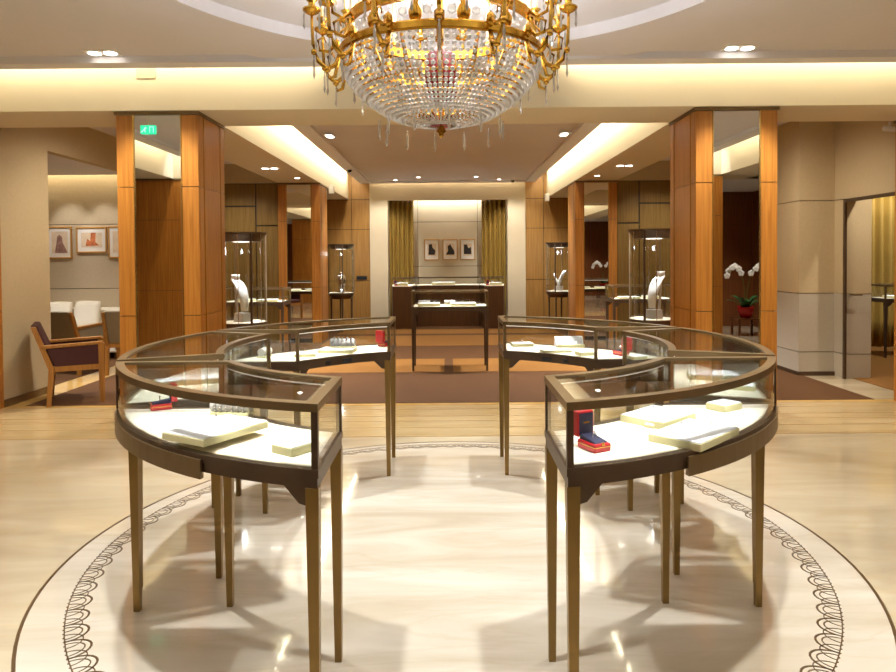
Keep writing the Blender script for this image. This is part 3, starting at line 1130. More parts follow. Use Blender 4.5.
# side cases
t = tray(at(210, 381, ZD), 0.27, 0.17, 0.024, R(14), 'wide white pad in the short left case of the ring')
jewels_on(t, 0.27, 0.17, 0.025, ((-.3, 0), (0, .2), (.3, -.1)), 'tiny ring on the wide pad of the short left case', 'rings in the short left case')
tray(at(170, 384, ZD), 0.14, 0.12, 0.02, R(30), 'square white pad near the end of the short left case')
t = tray(at(718, 378, ZD), 0.30, 0.18, 0.024, R(-16), 'wide white pad in the short right case of the ring')
jewels_on(t, 0.3, 0.18, 0.025, ((-.3, 0), (0, .2), (.3, -.1)), 'tiny ring on the wide pad of the short right case', 'rings in the short right case')
tray(at(738, 388, ZD), 0.16, 0.12, 0.02, R(-30), 'square white pad near the end of the short right case')
bracelet_roll(at(265, 357, ZD), R(75), 'grey roll stand at the inner back of the short left case', 0.1)
# back cases


def earring_stand(p, rz, label, w=0.16, h=0.075):
    root = thing('ring_stand', label, 'ring stand', p, rz)
    MB().hull8([(-w / 2, -.03, 0), (w / 2, -.03, 0), (w / 2, .03, 0), (-w / 2, .03, 0)],
               [(-w / 2, 0.0, h), (w / 2, 0.0, h), (w / 2, .03, h), (-w / 2, .03, h)]).build('board', 'pad_white', root, bevel=0.002)
    b = MB()
    b.box(-w / 2, w / 2, -0.05, -0.03, 0, 0.02)
    b.build('ledge', 'pad_side', root)
    m = Matrix.Translation(root.location) @ Matrix.Rotation(rz, 4, 'Z')
    first = None
    for k in range(5):
        q = m @ Vector((-w * .4 + w * .2 * k, -0.036, 0.02))
        if first is None:
            first = jewel(q, 'ring in the row along the ' + label, 'rings along the ' + label, 0, rz)
        else:
            dup(first, q)
    return root


ring_box(at(385, 346, ZD), R(150), 'open red ring box at the inner end of the back left case', 1.1)
t = tray(at(338, 352, ZD), 0.24, 0.15, 0.022, R(-8), 'white pad under a grey roll in the back left case')
bracelet_roll(t.location + Vector((0.03, 0.03, 0.027)), R(-8), 'grey roll stand on the pad of the back left case', 0.17, n=5)
t = tray(at(305, 356, ZD), 0.14, 0.12, 0.02, R(10), 'square white pad at the outer end of the back left case')
jewel(t.location + Vector((0, 0, 0.023)), 'single ring on the square pad of the back left case', None, 1)
tray(at(522, 346, ZD), 0.15, 0.10, 0.02, R(6), 'small white pad at the inner end of the back right case')
jewel(at(522, 346, ZD) + Vector((0, 0, 0.023)), 'single ring on the small pad of the back right case', None, 0)
earring_stand(at(569, 347, ZD), R(6), 'white sloped board in the back right case', 0.2)
tray(at(556, 352, ZD), 0.2, 0.09, 0.016, R(8), 'low white pad in front of the sloped board in the back right case')
tray(at(586, 355, ZD), 0.12, 0.09, 0.024, R(14), 'cream pad beside the low pad in the back right case')
ring_box(at(621, 355, ZD), R(205), 'open red ring box at the outer end of the back right case', 1.1)
tray(at(637, 359, ZD), 0.1, 0.08, 0.02, R(20), 'square white pad beside the red box of the back right case')
# corridor case and aisle cases
for x, w, lab in ((-0.26, 0.3, 'white pad on the left in the middle corridor case'), (0.2, 0.34, 'white pad on the right in the middle corridor case')):
    t = tray((x, 9.02, ZD), w, 0.22, 0.035, 0.05, lab, 'pads in the corridor case')
    jewels_on(t, w, 0.22, 0.036, ((-.3, .1), (0, .2), (.25, -.1)), 'tiny ring on the ' + lab, 'rings on the ' + lab)
bracelet_roll((-0.33, 9.17, ZD), 0, 'grey roll stand at the left of the middle corridor case', 0.16)
bracelet_roll((0.02, 9.2, ZD), 0, 'grey roll stand at the centre back of the corridor case', 0.14)
for s, w in ((-1, 'left'), (1, 'right')):
    tray((s * 2.75, 10.2, ZD), 0.3, 0.2, 0.03, 0.1, 'white pad at the inner end of the %s aisle case' % w, 'pads in the aisle cases')
    tray((s * 3.12, 10.3, ZD), 0.26, 0.2, 0.03, -0.1, 'white pad at the outer end of the %s aisle case' % w, 'pads in the aisle cases')
tray((6.7, 9.9, ZD), 0.4, 0.25, 0.03, 0, 'white pad in the side room display case')


# --------------------------------------------------- tall vitrines and busts
def vitrine(x, y, label, ang=-1.25):
    root = thing('vitrine', label, 'vitrine', (x, y, 0), 0, 'tall glass vitrines')
    r = 0.255
    MB().lathe([(r - 0.05, 0.68), (r, 0.76), (r, 0.80)], n=32).build('base_drum', 'bronze_dark', root)
    MB().lathe([(r - 0.01, 0.80), (r - 0.01, 0.806)], n=32).build('deck', 'deck_white', root)
    b = MB()
    b.lathe([(r - 0.06, 1.70), (r + 0.012, 1.785), (r + 0.012, 1.80)], n=32)
    b.build('cap', 'bronze_dark', root)
    MB().lathe([(0.11, 1.70), (0.1, 1.694)], n=24).build('lamp', 'lamp_soft', root)
    b = MB()
    b.loop([(r * math.cos(2 * PI * k / 32), r * math.sin(2 * PI * k / 32)) for k in range(32)],
           [((r - .006) * math.cos(2 * PI * k / 32), (r - .006) * math.sin(2 * PI * k / 32)) for k in range(32)], 0.80, 1.79)
    b.build('glass_shell', 'glass', root, smooth=False)
    for q in range(4):
        a = ang + q * PI / 2
        px, py = (r + .004) * math.cos(a), (r + .004) * math.sin(a)
        MB().box(px - .011, px + .011, py - .011, py + .011, 0.80, 1.79).build('post', 'bronze_dark' if q == 0 else 'bronze', root)
        lx, ly = (r - .05) * math.cos(a), (r - .05) * math.sin(a)
        MB().hull8([(lx - .011, ly - .011, 0), (lx + .011, ly - .011, 0), (lx + .011, ly + .011, 0), (lx - .011, ly + .011, 0)],
                   [(lx - .017, ly - .017, .7), (lx + .017, ly - .017, .7), (lx + .017, ly + .017, .7), (lx - .017, ly + .017, .7)]).build('leg', 'bronze_dark', root)
    for q in range(6):
        a = ang + 0.5 + q * PI / 3
        px, py = r * math.cos(a), r * math.sin(a)
        MB().tube([(px, py, 0.806), (px, py, 1.785)], 0.0045, 6).build('glass_edge', 'silver', root)
    spot('vitrine_lamp', (x, y, 1.68), (x, y, 0.8), 50, 80, 0.5, COOL, 0.05)
    point('vitrine_glow', (x, y - 0.12, 1.6), 2.0, COOL, 0.04)
    return root


def necklace_bust(p, rz, label, h=0.44):
    """leaning white display bust: narrow collar on a curved chest tongue, with foot"""
    root = thing('necklace_bust', label, 'necklace bust', p, rz)

    hk = h / 0.47
    prof = [(-0.115, 0.10), (-0.118, 0.17), (-0.105, 0.24), (-0.075, 0.31), (-0.03, 0.365), (0.03, 0.40)]
    wid = [0.04, 0.056, 0.068, 0.075, 0.068, 0.046]

    def chest(u, v):
        f = v * 5
        i = min(int(f), 4)
        t = f - i
        y = prof[i][0] * (1 - t) + prof[i + 1][0] * t
        z = prof[i][1] * (1 - t) + prof[i + 1][1] * t
        w = wid[i] * (1 - t) + wid[i + 1] * t
        q = (u - 0.5) * 2
        return Vector((w * q, y + 0.035 * q * q, z * hk))
    MB().grid(chest, 10, 18).build('chest', 'bust_white', root, smooth=True, solid=0.02)
    top = chest(0.5, 1.0)
    MB().lathe([(0.05, -0.02), (0.044, 0.03), (0.05, 0.05)], (0, top.y + 0.01, top.z), 20).build('collar', 'bust_white', root, smooth=True)
    b = MB()
    b.hull8([(-.06, -.13, 0), (.06, -.13, 0), (.06, .02, 0), (-.06, .02, 0)], [(-.055, -.125, .10), (.055, -.125, .10), (.055, .01, .10), (-.055, .01, .10)])
    b.build('foot', 'pad_grey', root, bevel=0.004)
    MB().tube([(0, 0.02, 0.08), (0, top.y + 0.02, top.z - 0.02)], 0.012).build('stay', 'pad_grey', root)
    # necklace lying on the chest is a thing of its own
    b = MB()
    chain = []
    for k in range(21):
        u = k / 20
        t = abs(u - 0.5) * 2
        q = chest(0.5 + (u - 0.5) * 0.8, 0.62 + 0.30 * t)
        chain.append((q.x, q.y - 0.016, q.z))
        b.ico(chain[-1], 0.006, 1)
    b.tube(chain, 0.003, 5)
    o = b.build('necklace', 'silver')
    o.matrix_world = Matrix.Translation(p) @ Matrix.Rotation(rz, 4, 'Z')
    tag(o, 'silver beaded necklace on the ' + label, 'necklace')
    return root


VX, VY = 2.27, 7.5
vitrine(-2.295, VY, 'tall glass vitrine with bronze cap beside the left mirrored pillar', R(-54))
vitrine(2.29, VY, 'tall glass vitrine with bronze cap beside the right mirrored pillar', R(-126))
necklace_bust(Vector((-2.35, VY, 0.806)), R(62), 'white necklace bust turned right in the near left vitrine', 0.56)
necklace_bust(Vector((2.35, VY, 0.806)), R(-62), 'white necklace bust turned left in the near right vitrine', 0.56)
vitrine(-2.2, 13.8, 'tall glass vitrine far down the corridor on the left', R(-75))
vitrine(2.28, 13.8, 'tall glass vitrine far down the corridor on the right', R(-115))


def cone_stand(p, label):
    root = thing('necklace_stand', label, 'necklace stand', p)
    MB().lathe([(0.09, 0), (0.09, 0.02), (0.06, 0.03), (0.085, 0.24), (0.10, 0.30), (0.045, 0.36), (0.04, 0.40), (0.045, 0.42)], n=24).build('torso', 'silver', root, smooth=True)
    MB().torus((0, 0, 0.345), 0.062, 0.006, 24, 6).build('collar_ring', 'bust_white', root)
    return root


cone_stand(Vector((-2.2, 13.8, 0.806)), 'silver torso necklace stand in the far left vitrine')
root = thing('necklace_stand', 'white forked necklace stand in the far right vitrine', 'necklace stand', (2.28, 13.8, 0.806))
MB().box(-.08, .08, -.06, .06, 0, 0.10).build('foot', 'pad_grey', root, bevel=0.004)
b = MB()
b.tube([(-0.10, 0, 0.36), (-0.06, 0, 0.24), (0.0, 0, 0.16), (0.0, 0, 0.09)], [0.012, 0.022, 0.032, 0.03], 12)
b.tube([(0.0, 0, 0.16), (0.05, 0, 0.28), (0.10, 0, 0.37), (0.15, 0, 0.40)], [0.03, 0.034, 0.03, 0.02], 12)
b.build('fork', 'bust_white', root, smooth=True)

# ------------------------------------------------------------ far counter
YC = 14.3
root = thing('counter', 'dark wood jewellery counter with glass tops before the far niche', 'counter', (0, YC, 0))
og = root.location
b = MB()
wing = lambda s: [(s * 0.70, YC + 0.25), (s * 0.78, YC - 0.12), (s * 1.18, YC - 0.12), (s * 1.26, YC + 0.75), (s * 0.70, YC + 0.75)]
for s in (-1, 1):
    pl = wing(s)
    MB().prism(pl if s > 0 else pl[::-1], 0, 0.90).build('wing_cabinet', 'counter_wood', root, org=og)
    sc_ = lambda k: [((x - s * 0.98) * k + s * 0.98, (y - YC - 0.3) * k + YC + 0.3) for x, y in pl]
    MB().prism(sc_(1.0) if s > 0 else sc_(1.0)[::-1], 0.90, 0.915).build('wing_deck', 'deck_white', root, org=og)
    MB().loop(sc_(0.99), sc_(0.96), 0.915, 1.06).build('wing_glass', 'glass', root, org=og)
    MB().loop(sc_(1.0), sc_(0.95), 1.06, 1.078).build('wing_frame', 'bronze_dark', root, org=og)
    area('counter_lamp', (s * 0.98, YC + 0.25, 1.05), (0, 0, -1), 0.4, 0.1, 2.2, COOL)
MB().box(-0.70, 0.70, YC + 0.35, YC + 0.75, 0, 0.90).build('centre_cabinet', 'counter_wood', root, org=og)
MB().box(-0.70, 0.70, YC + 0.33, YC + 0.75, 0.90, 0.915).build('centre_deck', 'deck_white', root, org=og)
b = MB()
b.box(-0.70, 0.70, YC + 0.34, YC + 0.346, 0.915, 1.06)
b.build('centre_glass', 'glass', root, org=og)
MB().loop([(-0.7, YC + .33), (.7, YC + .33), (.7, YC + .75), (-.7, YC + .75)], [(-0.68, YC + .355), (.68, YC + .355), (.68, YC + .725), (-.68, YC + .725)], 1.06, 1.078).build('centre_frame', 'bronze_dark', root, org=og)
MB().box(-1.27, 1.27, YC + 0.752, YC + 0.78, 0, 0.90).build('back_board', 'counter_wood', root, org=og)
area('counter_lamp', (0, YC + 0.5, 1.05), (0, 0, -1), 1.2, 0.1, 3.5, COOL)
zc = 0.915
for x, lab in ((-1.0, 'white pad on the left wing of the far counter'), (1.02, 'white pad on the right wing of the far counter')):
    tray((x, YC + 0.1, zc), 0.26, 0.2, 0.05, 0, lab, 'pads on the far counter')
ring_box((-1.12, YC + 0.02, zc), 0.2, 'red ring box on the left wing of the far counter', 1.0, False)
ring_box((0.84, YC + 0.02, zc), -0.2, 'red ring box on the right wing of the far counter', 1.0, False)
tray((-0.1, YC + 0.5, zc), 0.5, 0.2, 0.05, 0, 'wide white pad in the centre of the far counter', 'pads on the far counter')


# ------------------------------------------------------------------ curtains
def curtain(x0, x1, y, z0, z1, label, folds=5, amp=0.055):
    b = MB()

    def fn(u, v):
        return Vector((x0 + (x1 - x0) * u, y + amp * math.sin(u * folds * 2 * PI) + 0.006 * math.sin(v * 5 + u * 9), z0 + (z1 - z0) * v))
    b.grid(fn, folds * 10, 6)
    o = b.build('curtain', 'curtain', smooth=True, solid=0.008, org=((x0 + x1) / 2, y, z0))
    return tag(o, label, 'curtain')


curtain(-1.36, -0.80, 15.72, 0.02, 2.86, 'olive gold curtain hanging at the left of the far niche')
curtain(0.80, 1.36, 15.72, 0.02, 2.86, 'olive gold curtain hanging at the right of the far niche')
curtain(6.6, 7.9, 10.85, 0.02, 2.5, 'yellow gold curtain in the side room beyond the right doorway', 9)


# ------------------------------------------------------------------ pictures
def picture(c, w, h, label, art, group=None, fw=0.022):
    """framed print on a wall that faces -Y; c is the centre on the wall face"""
    root = thing('picture_frame', label, 'picture', (c[0], c[1], c[2]), 0, group)
    b = MB()
    W, H = w / 2, h / 2
    b.box(-W, W, -0.03, 0, H - fw, H)
    b.box(-W, W, -0.03, 0, -H, -H + fw)
    b.box(-W, -W + fw, -0.03, 0, -H + fw, H - fw)
    b.box(W - fw, W, -0.03, 0, -H + fw, H - fw)
    b.build('frame', 'oak_frame', root, bevel=0.003)
    MB().box(-W + fw, W - fw, -0.014, -0.004, -H + fw, H - fw).build('mat_board', 'paper', root)
    return root


def blob(pts, y0, y1):
    """flat printed shape standing proud of the mat by a hair"""
    b = MB()
    a = [b.bm.verts.new((x, y0, z)) for x, z in pts]
    c = [b.bm.verts.new((x, y1, z)) for x, z in pts]
    n = len(pts)
    b.bm.faces.new(a)
    b.bm.faces.new(c[::-1])
    for i in range(n):
        b.bm.faces.new([a[i], c[i], c[(i + 1) % n], a[(i + 1) % n]])
    return b


arts = [[(-.08, -.12), (-.07, .12), (.0, .14), (.02, .05), (.09, -.02), (.07, -.12)],
        [(-.10, -.12), (-.05, -.02), (-.06, .08), (.0, .13), (.05, .05), (.1, -.04), (.1, -.12)],
        [(-.09, -.11), (-.09, .12), (-.02, .12), (.02, .03), (.08, .06), (.09, -.11)]]
for i, (x, lab) in enumerate(((-0.40, 'left black and white framed print on the niche wall'), (0.04, 'middle black and white framed print on the niche wall'), (0.46, 'right black and white framed print on the niche wall'))):
    p = picture((x + 0.015, 16.07, 1.70), 0.36, 0.50, lab, i, 'three prints in the far niche')
    ph = MB().box(-.105, .105, -0.016, -0.013, -.145, .145).build('photograph', 'sepia', p)
    blob(arts[i], -0.0175, -0.0155).build('dark_figure', 'ink', ph)
LX = lambda px: (px - 448) * 10.95 / F
p = picture((LX(60), 10.97, 1.80), 0.40, 0.52, 'upright framed print with a pale figure on the lounge wall, left one', 0, 'lounge prints')
ph = MB().box(-.13, .13, -0.016, -0.013, -.17, .18).build('photograph', 'sepia', p)
blob([(-.08, -.17), (-.05, 0), (-.04, .1), (0, .13), (.04, .09), (.05, 0), (.12, -.15), (.12, -.17)], -0.0175, -0.0155).build('figure', 'ink_soft', ph)
p = picture((LX(92), 10.97, 1.84), 0.50, 0.42, 'wide framed print with a red brown figure on the lounge wall', 0, 'lounge prints')
ph = MB().box(-.17, .17, -0.016, -0.013, -.12, .12).build('photograph', 'sepia', p)
blob([(-.1, -.1), (-.07, .02), (-.02, -.02), (-.01, .12), (.07, .12), (.06, -.03), (.12, -.09)], -0.0175, -0.0155).build('figure', 'ink_warm', ph)
p = picture((LX(121), 10.97, 1.80), 0.40, 0.52, 'framed print on the lounge wall half hidden by the wood pillar', 0, 'lounge prints')
ph = MB().box(-.13, .13, -0.016, -0.013, -.17, .18).build('photograph', 'sepia', p)


# ------------------------------------------------------------------- chairs
def armchair(loc, rz, label, fab, group='armchairs in and by the lounge'):
    """faces +X in its own space"""
    root = thing('armchair', label, 'armchair', loc, rz, group)
    sec = 0.022
    for s in (-1, 1):
        y = s * 0.27
        # front leg to the arm, rear leg raked
        MB().hull8([(0.215, y - .022, 0), (0.262, y - .022, 0), (0.262, y + .022, 0), (0.215, y + .022, 0)],
                   [(0.205, y - .02, .63), (0.265, y - .02, .63), (0.265, y + .02, .63), (0.205, y + .02, .63)]).build('leg', 'chair_wood', root, bevel=0.004)
        MB().hull8([(-0.275, y - .022, 0), (-0.232, y - .022, 0), (-0.232, y + .022, 0), (-0.275, y + .022, 0)],
                   [(-0.25, y - .02, .40), (-0.195, y - .02, .40), (-0.195, y + .02, .40), (-0.25, y + .02, .40)]).build('leg', 'chair_wood', root, bevel=0.004)
        MB().hull8([(-0.25, y - .02, .38), (-0.195, y - .02, .38), (-0.195, y + .02, .38), (-0.25, y + .02, .38)],
                   [(-0.40, y - .018, .83), (-0.355, y - .018, .83), (-0.355, y + .018, .83), (-0.40, y + .018, .83)]).build('back_post', 'chair_wood', root, bevel=0.004)
        MB().hull8([(-0.31, y - .025, .60), (0.25, y - .025, .62), (0.25, y + .025, .62), (-0.31, y + .025, .60)],
                   [(-0.32, y - .025, .635), (0.25, y - .025, .65), (0.25, y + .025, .65), (-0.32, y + .025, .635)]).build('armrest', 'chair_wood', root, bevel=0.006)
        MB().hull8([(-0.19, y - .012, .41), (0.21, y - .012, .41), (0.21, y + .012, .41), (-0.19, y + .012, .41)],
                   [(-0.27, y - .012, .60), (0.21, y - .012, .62), (0.21, y + .012, .62), (-0.27, y + .012, .60)]).build('side_panel', fab, root, bevel=0.004)
    b = MB()
    b.box(-0.24, 0.235, -0.28, -0.25, 0.355, 0.415)
    b.box(-0.24, 0.235, 0.25, 0.28, 0.355, 0.415)
    b.box(0.205, 0.235, -0.25, 0.25, 0.355, 0.415)
    b.box(-0.24, -0.21, -0.25, 0.25, 0.355, 0.415)
    b.build('seat_rail', 'chair_wood', root)
    MB().box(-0.21, 0.235, -0.248, 0.248, 0.40, 0.49).build('seat', fab, root, bevel=0.02)
    MB().hull8([(-0.245, -.25, .41), (-0.175, -.25, .41), (-0.175, .25, .41), (-0.245, .25, .41)],
               [(-0.405, -.25, .845), (-0.345, -.25, .845), (-0.345, .25, .845), (-0.405, .25, .845)]).build('backrest', fab, root, bevel=0.015)
    return root


armchair((-4.02, 7.22, 0.0), R(28), 'wooden armchair with dark red upholstery by the left wall', 'chair_red')
armchair((-5.04, 9.0, 0.006), R(80), 'wooden armchair with pale grey back before the lounge sofa', 'chair_grey')
armchair((-4.23, 9.0, 0.006), R(100), 'wooden armchair with pale back partly behind the left pillar', 'chair_grey')

# sofa
root = thing('sofa', 'long cream sofa against the lounge back wall', 'sofa', (-5.9, 10.5, 0.006))
MB().box(-0.95, 0.95, -0.40, 0.40, 0.10, 0.30).build('base', 'sofa_white', root, bevel=0.03)
for x in (-0.55, 0.0, 0.55):
    MB().box(x - 0.27, x + 0.27, -0.42, 0.22, 0.29, 0.42).build('seat_cushion', 'sofa_white', root, bevel=0.035)
MB().box(-0.95, 0.95, 0.22, 0.42, 0.10, 0.74).build('backrest', 'sofa_white', root, bevel=0.04)
for s in (-1, 1):
    MB().box(s * 0.90 - 0.08, s * 0.90 + 0.08, -0.40, 0.40, 0.10, 0.58).build('armrest', 'sofa_white', root, bevel=0.04)
    for y in (-0.33, 0.33):
        MB().box(s * 0.85 - 0.025, s * 0.85 + 0.025, y - 0.025, y + 0.025, 0, 0.11).build('leg', 'counter_wood', root)


def cushion(p, rz, tilt, label):
    b = MB()

    def sh(u, v, s):
        a, c = (u - .5) * 2, (v - .5) * 2
        k = max(0, (1 - a ** 4) * (1 - c ** 4)) ** 0.6
        pin = 1 - 0.06 * (a * a * c * c) + 0.0
        return Vector((0.22 * a * pin, s * 0.07 * k, 0.22 * c * pin))
    b.grid(lambda u, v: sh(u, v, 1), 12, 12)
    b.grid(lambda u, v: sh(u, v, -1), 12, 12)
    bmesh.ops.remove_doubles(b.bm, verts=b.bm.verts, dist=0.0005)
    o = b.build('cushion', 'sofa_white', smooth=True)
    o.location = p
    o.rotation_euler = (R(tilt), 0, rz)
    return tag(o, label, 'cushion', 'sofa cushions')


cushion((-6.18, 10.58, 0.645), 0.1, -14, 'cream square cushion on the sofa, left one')
cushion((-5.72, 10.58, 0.655), -0.08, -14, 'cream square cushion on the sofa, right one')
# low table with magazines
root = thing('side_table', 'small round lounge table with magazines before the sofa', 'table', (-5.95, 9.55, 0.006))
MB().lathe([(0.24, 0.45), (0.25, 0.455), (0.25, 0.475), (0.24, 0.48)], n=32).build('tabletop', 'chair_wood', root)
MB().lathe([(0.16, 0), (0.16, 0.012), (0.02, 0.03), (0.02, 0.455)], n=20).build('pedestal', 'bronze_dark', root)
o = MB().box(-.1, .1, -.13, .13, 0, 0.012).build('magazine', 'paper')
o.location, o.rotation_euler = (-5.95, 9.5, 0.486), (0, 0, 0.3)
tag(o, 'white magazine lying on the small lounge table', 'magazine')

# ------------------------------------------------------------------- orchid
ox, oy = 5.62, -0.35
root = thing('plant_table', 'low dark wood stand under the orchid, seen in the right mirrors', 'table', (ox, oy, 0))
MB().box(-.22, .22, -.2, .2, 0.30, 0.33).build('tabletop', 'veneer_dark', root, bevel=0.004)
for s in (-1, 1):
    for t in (-1, 1):
        MB().box(s * .19 - .018, s * .19 + .018, t * .17 - .018, t * .17 + .018, 0, 0.30).build('leg', 'veneer_dark', root)
root = thing('potted_orchid', 'white orchid in a red pot, seen in the right pillar mirrors', 'orchid', (ox, oy, 0.33))
MB().lathe([(0.09, 0), (0.13, 0.10), (0.15, 0.2), (0.145, 0.21), (0.12, 0.19)], n=28).build('pot', 'pot_red', root, smooth=True)
for k in range(11):
    a = k * 2.399
    ln = 0.26 + 0.07 * (k % 3)
    b = MB()

    def lf(u, v, a=a, ln=ln):
        w = 0.045 * math.sin(PI * min(1, 0.08 + u * 0.92)) ** 0.7
        r = 0.04 + ln * u
        z = 0.19 + 0.42 * u * (1 - 0.62 * u) * (1.2 if k % 2 else 0.8)
        t = (v - .5) * 2 * w
        return Vector((r * math.cos(a) - t * math.sin(a), r * math.sin(a) + t * math.cos(a), z + abs(t) * 0.3))
    b.grid(lf, 8, 4)
    b.build('leaf', 'leaf', root, smooth=True, solid=0.004)
for k, (dx, dy) in enumerate(((-0.20, 0.06), (0.16, 0.10))):
    pts = [(0, 0, 0.18), (dx * .15, dy * .2, 0.55), (dx * .5, dy * .5, 0.86), (dx * 1.1, dy, 1.0), (dx * 1.7, dy * 1.4, 0.95), (dx * 2.1, dy * 1.7, 0.80)]
    st = MB().tube(pts, 0.006, 6).build('flower_stem', 'stem', root)
    for q in range(6):
        t = q / 5
        i = 2 + t * 2.9
        a, c = Vector(pts[int(i)]), Vector(pts[min(int(i) + 1, 5)])
        p = a.lerp(c, i - int(i)) + Vector((0, 0.02 if q % 2 else -0.02, -0.02))
        b = MB()
        for m in range(5):
            an = m * 2 * PI / 5 + 0.3
            b.ico((p.x + 0.032 * math.cos(an), p.y + 0.02, p.z + 0.032 * math.sin(an)), 0.034, 1, (1, 0.25, 1))
        b.build('blossom', 'petal', st)

# ---------------------------------------------------- signs and fittings
root = thing('exit_sign', 'green glowing exit sign hanging from the ceiling, seen in the left pillar mirror', 'exit sign', (-3.5, 4.4, 3.03))
MB().box(-.085, .085, -.02, .02, -0.05, 0.05).build('housing', 'sign_green', root)
b = MB()
for pts in ([(-.08, -.03), (-.05, 0), (-.03, .03), (-.01, .02), (-.03, -.005), (-.02, -.03), (-.03, -.035), (-.045, -.01), (-.07, -.038)],
            [(.02, -.035), (.02, .035), (.07, .035), (.07, -.035), (.062, -.035), (.062, .027), (.028, .027), (.028, -.035)]):
    a = [b.bm.verts.new((x, 0.0205, z)) for x, z in pts]
    c = [b.bm.verts.new((x, 0.0225, z)) for x, z in pts]
    b.bm.faces.new(a)
    b.bm.faces.new(c)
    for i in range(len(pts)):
        b.bm.faces.new([a[i], a[(i + 1) % len(pts)], c[(i + 1) % len(pts)], c[i]])
b.build('running_figure', 'sign_white', root)
MB().tube([(0, 0, 0.05), (0, 0, 0.195)], 0.006).build('hanger', 'plastic_white', root)


def bullet_camera(p, rz, label):
    root = thing('security_camera', label, 'security camera', p, rz)
    MB().tube([(0, 0, 0), (0, 0, -0.06)], 0.014).build('bracket', 'plastic_white', root)
    MB().tube([(0, 0.06, -0.06), (0, -0.10, -0.10)], 0.032, 14).build('body', 'plastic_white', root)
    MB().tube([(0, -0.10, -0.10), (0, -0.104, -0.101)], 0.024, 14).build('lens', 'plastic_black', root)
    return root


def dome_camera(p, label):
    root = thing('security_camera', label, 'security camera', p)
    MB().lathe([(0.055, 0), (0.055, -0.03), (0.05, -0.035)], n=24).build('ring', 'plastic_white', root)
    MB().lathe([(0.045, -0.03), (0.042, -0.055), (0.025, -0.075), (0.002, -0.08)], n=20).build('dome', 'plastic_black', root, smooth=True)
    return root


bullet_camera((4.62, 7.15, 3.2) if False else (4.74, 7.2, 2.92), R(30), 'white bullet security camera high on the right side wall')
MBx = None
dome_camera((-1.95 + 0.12, 12.6, 3.2), 'black dome security camera in the corridor ceiling, left side')
dome_camera((1.45, 14.9, 3.24), 'black dome security camera in the corridor ceiling before the far wall, right side')
for s, w in ((-1, 'left'), (1, 'right')):
    root = thing('wall_speaker', 'small white speaker on the %s corridor beam above the far pillar' % w, 'speaker', (s * 2.27, 12.9 if s < 0 else 15.0, 2.86))
    x0, x1 = sorted((0, -s * 0.09))
    MB().box(x0, x1, -.06, .06, -0.11, 0.05).build('cabinet', 'plastic_white', root, bevel=0.006)
    x0, x1 = sorted((-s * 0.09, -s * 0.094))
    MB().box(x0, x1, -.045, .045, -0.09, 0.03).build('grille', 'pad_grey', root)
o = MB().box(-.085, .085, -.006, 0, -0.045, 0.045).build('access_panel', 'wall_portal')
o.location = (-2.72, YF - 0.041, 3.19)
tag(o, 'small flush access panel on the cream fascia left of the chandelier', 'panel')
o = MB().box(-.12, .12, -.02, 0, -0.04, 0.04).build('vent_grille', 'vent_dark')
o.location = (-1.98, YB - 0.021, 1.06)
tag(o, 'dark slot grille in the wood panel of the far wall, left side', 'vent')

# ---------------------------------------------------------------- chandelier
CH = Vector((-0.03, 3.6, 0))
root = thing('chandelier', 'large gilt crystal chandelier hanging over the ring of cases', 'chandelier', CH + Vector((0, 0, 2.18)))
Z0 = 2.18
cz = lambda z: z - Z0
b = MB()
b.loop(circ((0, 0), 0.545, 96), circ((0, 0), 0.52, 96), cz(2.552), cz(2.578))
b.torus((0, 0, cz(2.580)), 0.535, 0.009, 96, 6)
b.torus((0, 0, cz(2.550)), 0.535, 0.008, 96, 6)
b.build('rim_ring', 'gilt', root, smooth=False)
b = MB()
b.loop(circ((0, 0), 0.50, 96), circ((0, 0), 0.475, 96), cz(2.70), cz(2.745))
b.torus((0, 0, cz(2.745)), 0.49, 0.011, 96, 6)
b.build('upper_ring', 'gilt', root)
prof = [(0.528, 2.545), (0.518, 2.49), (0.492, 2.44), (0.44, 2.375), (0.372, 2.32), (0.29, 2.268), (0.20, 2.232), (0.11, 2.212), (0.055, 2.205)]


def along(prof, step):
    pts = [prof[0]]
    acc = 0
    for (r0, z0), (r1_, z1) in zip(prof, prof[1:]):
        L = math.hypot(r1_ - r0, z1 - z0)
        t = step - acc
        while t <= L:
            pts.append((r0 + (r1_ - r0) * t / L, z0 + (z1 - z0) * t / L))
            t += step
        acc = (acc + L) % step
    return pts


bp = along(prof, 0.030)
b = MB()
for i, (r, z) in enumerate(bp):
    s = 0.0122 if r > 0.2 else 0.0085
    g = bmesh.ops.create_icosphere(b.bm, subdivisions=1, radius=s)
    for v in g['verts']:
        v.co += Vector((r, 0, cz(z)))
st = b.build('crystal_strand', 'crystal', root)
bp2 = [q for q in bp if q[0] > 0.24]
b = MB()
for i, (r, z) in enumerate(bp2):
    g = bmesh.ops.create_icosphere(b.bm, subdivisions=1, radius=0.0122)
    for v in g['verts']:
        v.co += Vector((r, 0, cz(z)))
st2 = b.build('crystal_strand', 'crystal', root)
NSTR = 96
st2.rotation_euler = (0, 0, 2 * PI / NSTR)
for k in range(2, NSTR):
    c = (st2 if k % 2 else st).copy()
    C.objects.link(c)
    c.parent = root
    c.rotation_euler = (0, 0, 2 * PI * k / NSTR)
